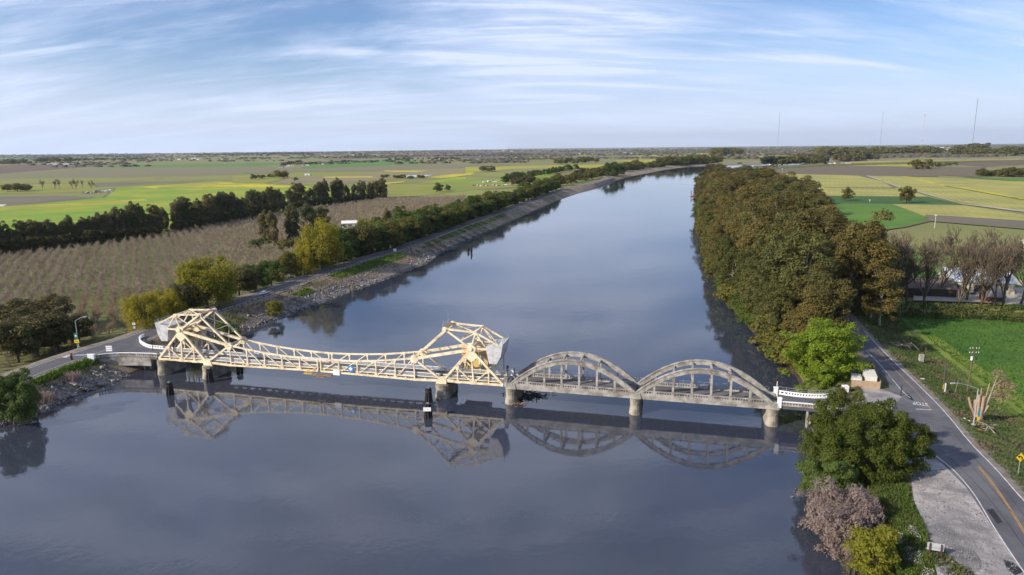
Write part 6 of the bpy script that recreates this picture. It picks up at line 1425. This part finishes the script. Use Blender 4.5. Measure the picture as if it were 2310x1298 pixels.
# far woods on the horizon: one mass
r = np.random.default_rng(11); ico = np.array([(0, 0, 1), (.9, 0, .4), (.28, .85, .45), (-.72, .53, .4), (-.72, -.53, .45), (.28, -.85, .4), (.7, .5, -.3), (-.3, .8, -.3), (-.9, 0, -.3), (-.3, -.8, -.3), (.7, -.5, -.3)])
icf = np.array([(0, 1, 2), (0, 2, 3), (0, 3, 4), (0, 4, 5), (0, 5, 1), (1, 6, 2), (2, 7, 3), (3, 8, 4), (4, 9, 5), (5, 10, 1), (2, 6, 7), (3, 7, 8), (4, 8, 9), (5, 9, 10), (1, 10, 6)])
def mass(name, n, dmin, dmax, amin, amax, hmin, hmax, wm_, m, clus=60, dens_=.5):
    V = []; F = []
    cs = [(r.uniform(amin, amax), dmin * (dmax / dmin) ** r.random()) for _ in range(clus)]
    for i in range(n):
        a, d = cs[r.integers(clus)]; a += r.normal() * .030; d *= 1 + r.normal() * .010
        h = r.uniform(hmin, hmax); w_ = h * r.uniform(.6, wm_)
        xx, yy = a * d, d
        if abs(xx - interp(LB, yy)) < 60 or interp(LB, yy) < xx < interp(RB, yy) + 30: continue
        V.append(ico * [w_, w_ * .7, h * .55] * r.uniform(.8, 1.2, (11, 1)) + [xx, yy, h * .4]); F.append(icf + 11 * (len(V) - 1))
    return tag(link(name, npmesh(name, np.concatenate(V), np.concatenate(F)), m), kind='stuff')
M_w1 = mat('far_wood', (.045, .058, .04), (.07, .068, .045), .01, .95, c3=(.11, .085, .065), s3=.002); M_w2 = mat('far_wood_brown', (.12, .095, .075), (.08, .075, .045), .01, .95, c3=(.05, .06, .035), s3=.003)
mass('distant_wood', 2600, 5200, 16000, -.78, .80, 7, 16, 2.2, M_w1, 150)
mass('distant_wood', 2600, 3300, 9000, .22, .82, 9, 18, 1.8, M_w2, 80)
mass('distant_wood', 1000, 3000, 7000, -.80, .25, 7, 14, 2.0, M_w1, 60)
mass('distant_wood', 2600, 10000, 22000, -.80, .82, 12, 22, 3.0, M_w1, 200)
# farm buildings
M_wallw = mat('white_wall', (.66, .66, .64), (.58, .58, .56), .1, .7); M_roofg = mat('grey_roof', (.34, .34, .35), (.26, .26, .27), .1, .7); M_roofw = mat('white_roof', (.72, .72, .70), (.6, .6, .58), .1, .6); M_roofb = mat('brown_roof', (.17, .13, .10), (.13, .10, .08), .2, .8)
M_tin = mat('metal_roof', (.50, .54, .58), (.40, .43, .47), .15, .5, c3=(.62, .64, .66), s3=.2); M_sage = mat('pale_wall', (.42, .40, .32), (.36, .35, .28), .3, .8); M_redw = mat('red_wall', (.25, .07, .045), (.2, .06, .04), .5, .8)
def building(name, px, py, w_, d_, h, rz, wall, roof, label, cat='building', z=.4, door=True, nwin=3, grp=None, rh=None):
    p = G(px, py, z); e = empty(name, (p.x, p.y, z), R_(rz)); tag(e, label, cat, grp); rh = rh or d_ * .22
    wl_ = MB().box((-w_ / 2, -d_ / 2, -.3), (w_ / 2, d_ / 2, h)).prism([(-w_ / 2 + .01, -d_ / 2 + .01, h), (-w_ / 2 + .01, d_ / 2 - .01, h), (-w_ / 2 + .01, 0, h + rh)], (w_ - .02, 0, 0)).build('wall', wall, e)
    o = .5
    MB().prism([(-w_ / 2 - o, -d_ / 2 - o, h - o * rh / d_ * 2 + .05), (-w_ / 2 - o, 0, h + rh + .05), (-w_ / 2 - o, 0, h + rh + .3), (-w_ / 2 - o, -d_ / 2 - o, h - o * rh / d_ * 2 + .3)], (w_ + 2 * o, 0, 0)).prism([(-w_ / 2 - o, d_ / 2 + o, h - o * rh / d_ * 2 + .05), (-w_ / 2 - o, 0.005, h + rh + .05), (-w_ / 2 - o, 0.005, h + rh + .3), (-w_ / 2 - o, d_ / 2 + o, h - o * rh / d_ * 2 + .3)], (w_ + 2 * o, 0, 0)).build('roof', roof, e)
    if door: MB().box((-w_ * .12, -d_ / 2 - .06, 0), (w_ * .12, -d_ / 2 - .01, h * .75)).build('door', M_dark, e)
    for k in range(nwin):
        x = -w_ / 2 + w_ * (k + .5) / nwin
        if abs(x) < w_ * .16: continue
        MB().box((x - .6, -d_ / 2 - .06, h * .45), (x + .6, -d_ / 2 - .01, h * .75)).build('window', M_glass, e)
    return e
building('barn', 2196, 655, 25, 20, 5.5, -18, M_sage, M_tin, 'big pale barn with blue grey metal roof behind the cottonwoods', nwin=4)
building('shed', 2068, 664, 26, 15, 4.2, -14, mat('dark_boards', (.08, .065, .05)), M_roofb, 'low brown roofed shed left of the pale barn')
building('kiosk', 2236, 682, 7, 6, 3.0, -10, M_redw, M_roofg, 'small red hut with grey roof right of the pale barn', nwin=2)
building('white_house', 2330, 560, 9, 8, 4, 0, M_wallw, M_roofw, 'white house cut by the right edge behind the cottonwoods')
for px, py, m, rz, lb in ((2131, 661, M_cwht, 160, 'white car parked between the shed and the pale barn'), (2192, 667, M_cblk, 175, 'dark car parked in front of the pale barn'), (2280, 660, M_cblk, 90, 'dark car parked right of the small red hut')):
    p = G(px, py, .6); car(p.x, p.y, .62, R_(rz), m, lb)
building('farm_house', 790, 515, 13, 8, 4.5, 12, M_wallw, M_roofw, 'white roofed house half hidden by trees in the orchard', nwin=4)
building('farm_house', 1416, 386, 46, 26, 9, 8, M_wallw, M_roofw, 'white riverside house by the far left bank road')
FB = [(400,362,'first'), (0,0,'')]
def cluster(pts__, label, s0=1.0, wall=M_wallw):
    for i, (px, py, w_) in enumerate(pts__):
        p = G(px, py, .5); d = p.y; wid = w_ * d / 1540
        building('farm_building', px, py, wid, wid * random.uniform(.4, .6), min(max(wid * .22, 3.5), 11), random.uniform(-20, 20), wall, random.choice([M_roofw, M_roofg, M_roofw, M_roofb]), label, grp=label.replace('building', 'buildings'), nwin=0, door=wid < 60)
cluster([(405, 361, 7), (420, 360, 4), (437, 360, 9), (447, 361, 6), (500, 362, 5), (511, 360, 8), (523, 359, 4)], 'distant pale farm building on the left plain under the horizon')
cluster([(632, 379, 6), (640, 378, 12), (650, 377, 7), (660, 375, 6), (665, 372, 5), (686, 375, 9), (695, 374, 6), (722, 373, 6), (728, 372, 4)], 'grey and white building of the farm in the green fields')
cluster([(695, 396, 13)], 'long low white shed alone in the meadow above the windbreak')
cluster([(710, 355, 6), (722, 354, 4), (733, 354, 5), (800, 351, 6), (840, 355, 5), (853, 354, 7)], 'small white building near the lone tree of the plain')
cluster([(930, 350, 8), (968, 349, 3), (890, 361, 5), (945, 361, 4), (976, 360, 12), (990, 360, 6), (1020, 360, 7), (1083, 353, 3), (1091, 352, 3), (1124, 359, 7), (1135, 342, 5), (1155, 343, 6)], 'tiny white building in the long line of farms mid plain')
cluster([(1308, 348, 5), (1335, 348, 5), (1410, 347, 6), (1425, 347, 4), (1490, 346, 4), (1375, 341, 6)], 'tiny white building beyond the mustard strip')
cluster([(1740, 372, 9), (1752, 371, 6), (1762, 373, 8), (1783, 357, 10), (1790, 363, 6), (1800, 361, 7), (1886, 354, 12), (1872, 372, 9), (1888, 371, 14), (1901, 371, 8), (1912, 372, 12), (1850, 375, 4), (1945, 363, 5)], 'white building of the farm behind the ploughed vineyard')
cluster([(1705, 343, 4), (1738, 341, 3), (1792, 343, 7), (1820, 341, 5), (1853, 343, 5), (1950, 342, 4), (1995, 330, 5)], 'tiny white building in the distant wood on the right')
cluster([(2105, 337, 8), (2115, 334, 9), (2125, 335, 7), (2133, 332, 6), (2142, 336, 10), (2152, 333, 8), (2160, 337, 9), (2110, 339, 18), (2135, 339, 20), (2035, 350, 9), (2270, 350, 14), (2275, 336, 12), (2095, 338, 5)], 'white building of the distant town left of the tallest mast')
# scrap and machinery in the fields
r = np.random.default_rng(4)
def yard(x0, y0, x1, y1, n, label):
    for i in range(n):
        t = (i + r.uniform(-.3, .3)) / n; p = G(x0 + (x1 - x0) * t, y0 + (y1 - y0) * t + r.uniform(-1.5, 1.5), .5); s = r.uniform(1.2, 3.2)
        mb = MB().box((-s, -s * .6, 0), (s, s * .6, s * .7)).prism([(-s * .9, -s * .5, s * .7), (s * .2, -s * .5, s * .7), (-.2 * s, -s * .5, s * 1.1)], (0, s, 0)); o = mb.build('scrap_heap', random.choice([M_wallw, M_rust, M_barkp, M_roofg])); o.location = p; o.rotation_euler = (0, 0, r.uniform(0, 3)); tag(o, label, 'farm equipment', label.replace('machine', 'machines').replace('heap', 'heaps'))
yard(1068, 420, 1160, 418, 26, 'old farm machine parked in the line beyond the roadside trees'); yard(1090, 412, 1125, 409, 12, 'pale farm machine of the line left of the field row'); yard(188, 437, 260, 431, 16, 'pale scrap heap in the meadow beyond the windbreak')
# masts with guy lines
M_mast = mat('mast_steel', (.22, .23, .26), (.18, .19, .22)); M_mastr = mat('mast_red', (.5, .12, .08)); M_mastw = mat('mast_white', (.7, .7, .7))
def mast(x, ybase, ytop, D_, label, banded=False, r_=1.3, head=False):
    d = ray(x, ybase); X = d.x / d.y * D_; dt = ray(x, ytop); ht = CAM_H + dt.z / dt.y * D_
    e = empty('radio_mast', (X, D_, 0)); tag(e, label, 'radio mast')
    n = 14
    for k in range(n):
        a, b_ = ht * k / n, ht * (k + 1) / n
        if banded or k == 0:
            MB().tube((0, 0, a), (0, 0, b_ if banded else ht), r_, r_, 6).build('section', (M_mastr if k % 2 else M_mastw) if banded else M_mast, e)
    if head: MB().box((-7, -3, ht - 4), (7, 3, ht + 3)).build('antenna_head', M_mast, e)
    else: MB().tube((0, 0, ht), (0, 0, ht + 10), .6, .4, 5).build('antenna', M_mast, e)
    for k in range(3): a = k * 2.1; MB().tube((0, 0, ht * .8), (ht * .5 * math.cos(a), ht * .5 * math.sin(a), 0), .06, .06, 3).build('guy_wire', M_mast, e)
mast(1755, 322, 253, 9000, 'slim radio mast leftmost of the four on the horizon', r_=1.5); mast(1986, 322, 253, 9000, 'slim radio mast second from the left on the horizon', r_=1.5)
mast(2080, 321, 260, 9000, 'red and white radio mast with a broad top on the horizon', True, 1.8, True); mast(2194, 322, 224, 7000, 'tallest dark radio mast, rightmost on the horizon', r_=2.6, head=False)
# irrigation masts and field posts in the right fields
for px, py, h, lb in ((1980, 535, 9, 'slim white irrigation mast in the bright green field'), (2108, 515, 10, 'white headed weather post in the pale hay field'), (1763, 408, 22, 'white headed mast behind the far grove'), (1962, 458, 3, 'small white trough in the dark green field')):
    p = G(px, py, .5); o = MB().tube((0, 0, 0), (0, 0, h), .16, .12, 6).box((-.8, -.3, h - .2), (.8, .3, h + .6)).build('field_mast', M_wallw); o.location = p; tag(o, lb, 'mast')
# small power line along the left road side
# ================================================================== haze: the air itself
HZ = 2.0e-5
bpy.ops.mesh.primitive_cube_add(size=1, location=(0, 0, 0)); hz = bpy.context.object; hz.name = 'haze'; hz.data.name = 'haze'
hz.scale = (64000, 44000, 760); hz.location = (0, 19500, 760 / 2 - 8); tag(hz, kind='stuff')
hm = bpy.data.materials.new('haze'); hm.use_nodes = True; t = hm.node_tree; t.nodes.clear(); o = t.nodes.new('ShaderNodeOutputMaterial'); v = t.nodes.new('ShaderNodeVolumePrincipled')
v.inputs['Color'].default_value = (.75, .85, 1.0, 1); v.inputs['Density'].default_value = HZ; v.inputs['Anisotropy'].default_value = 0.2
t.links.new(v.outputs[0], o.inputs['Volume']); hz.data.materials.append(hm)
SC.cycles.volume_step_rate = 10; SC.cycles.volume_max_steps = 64
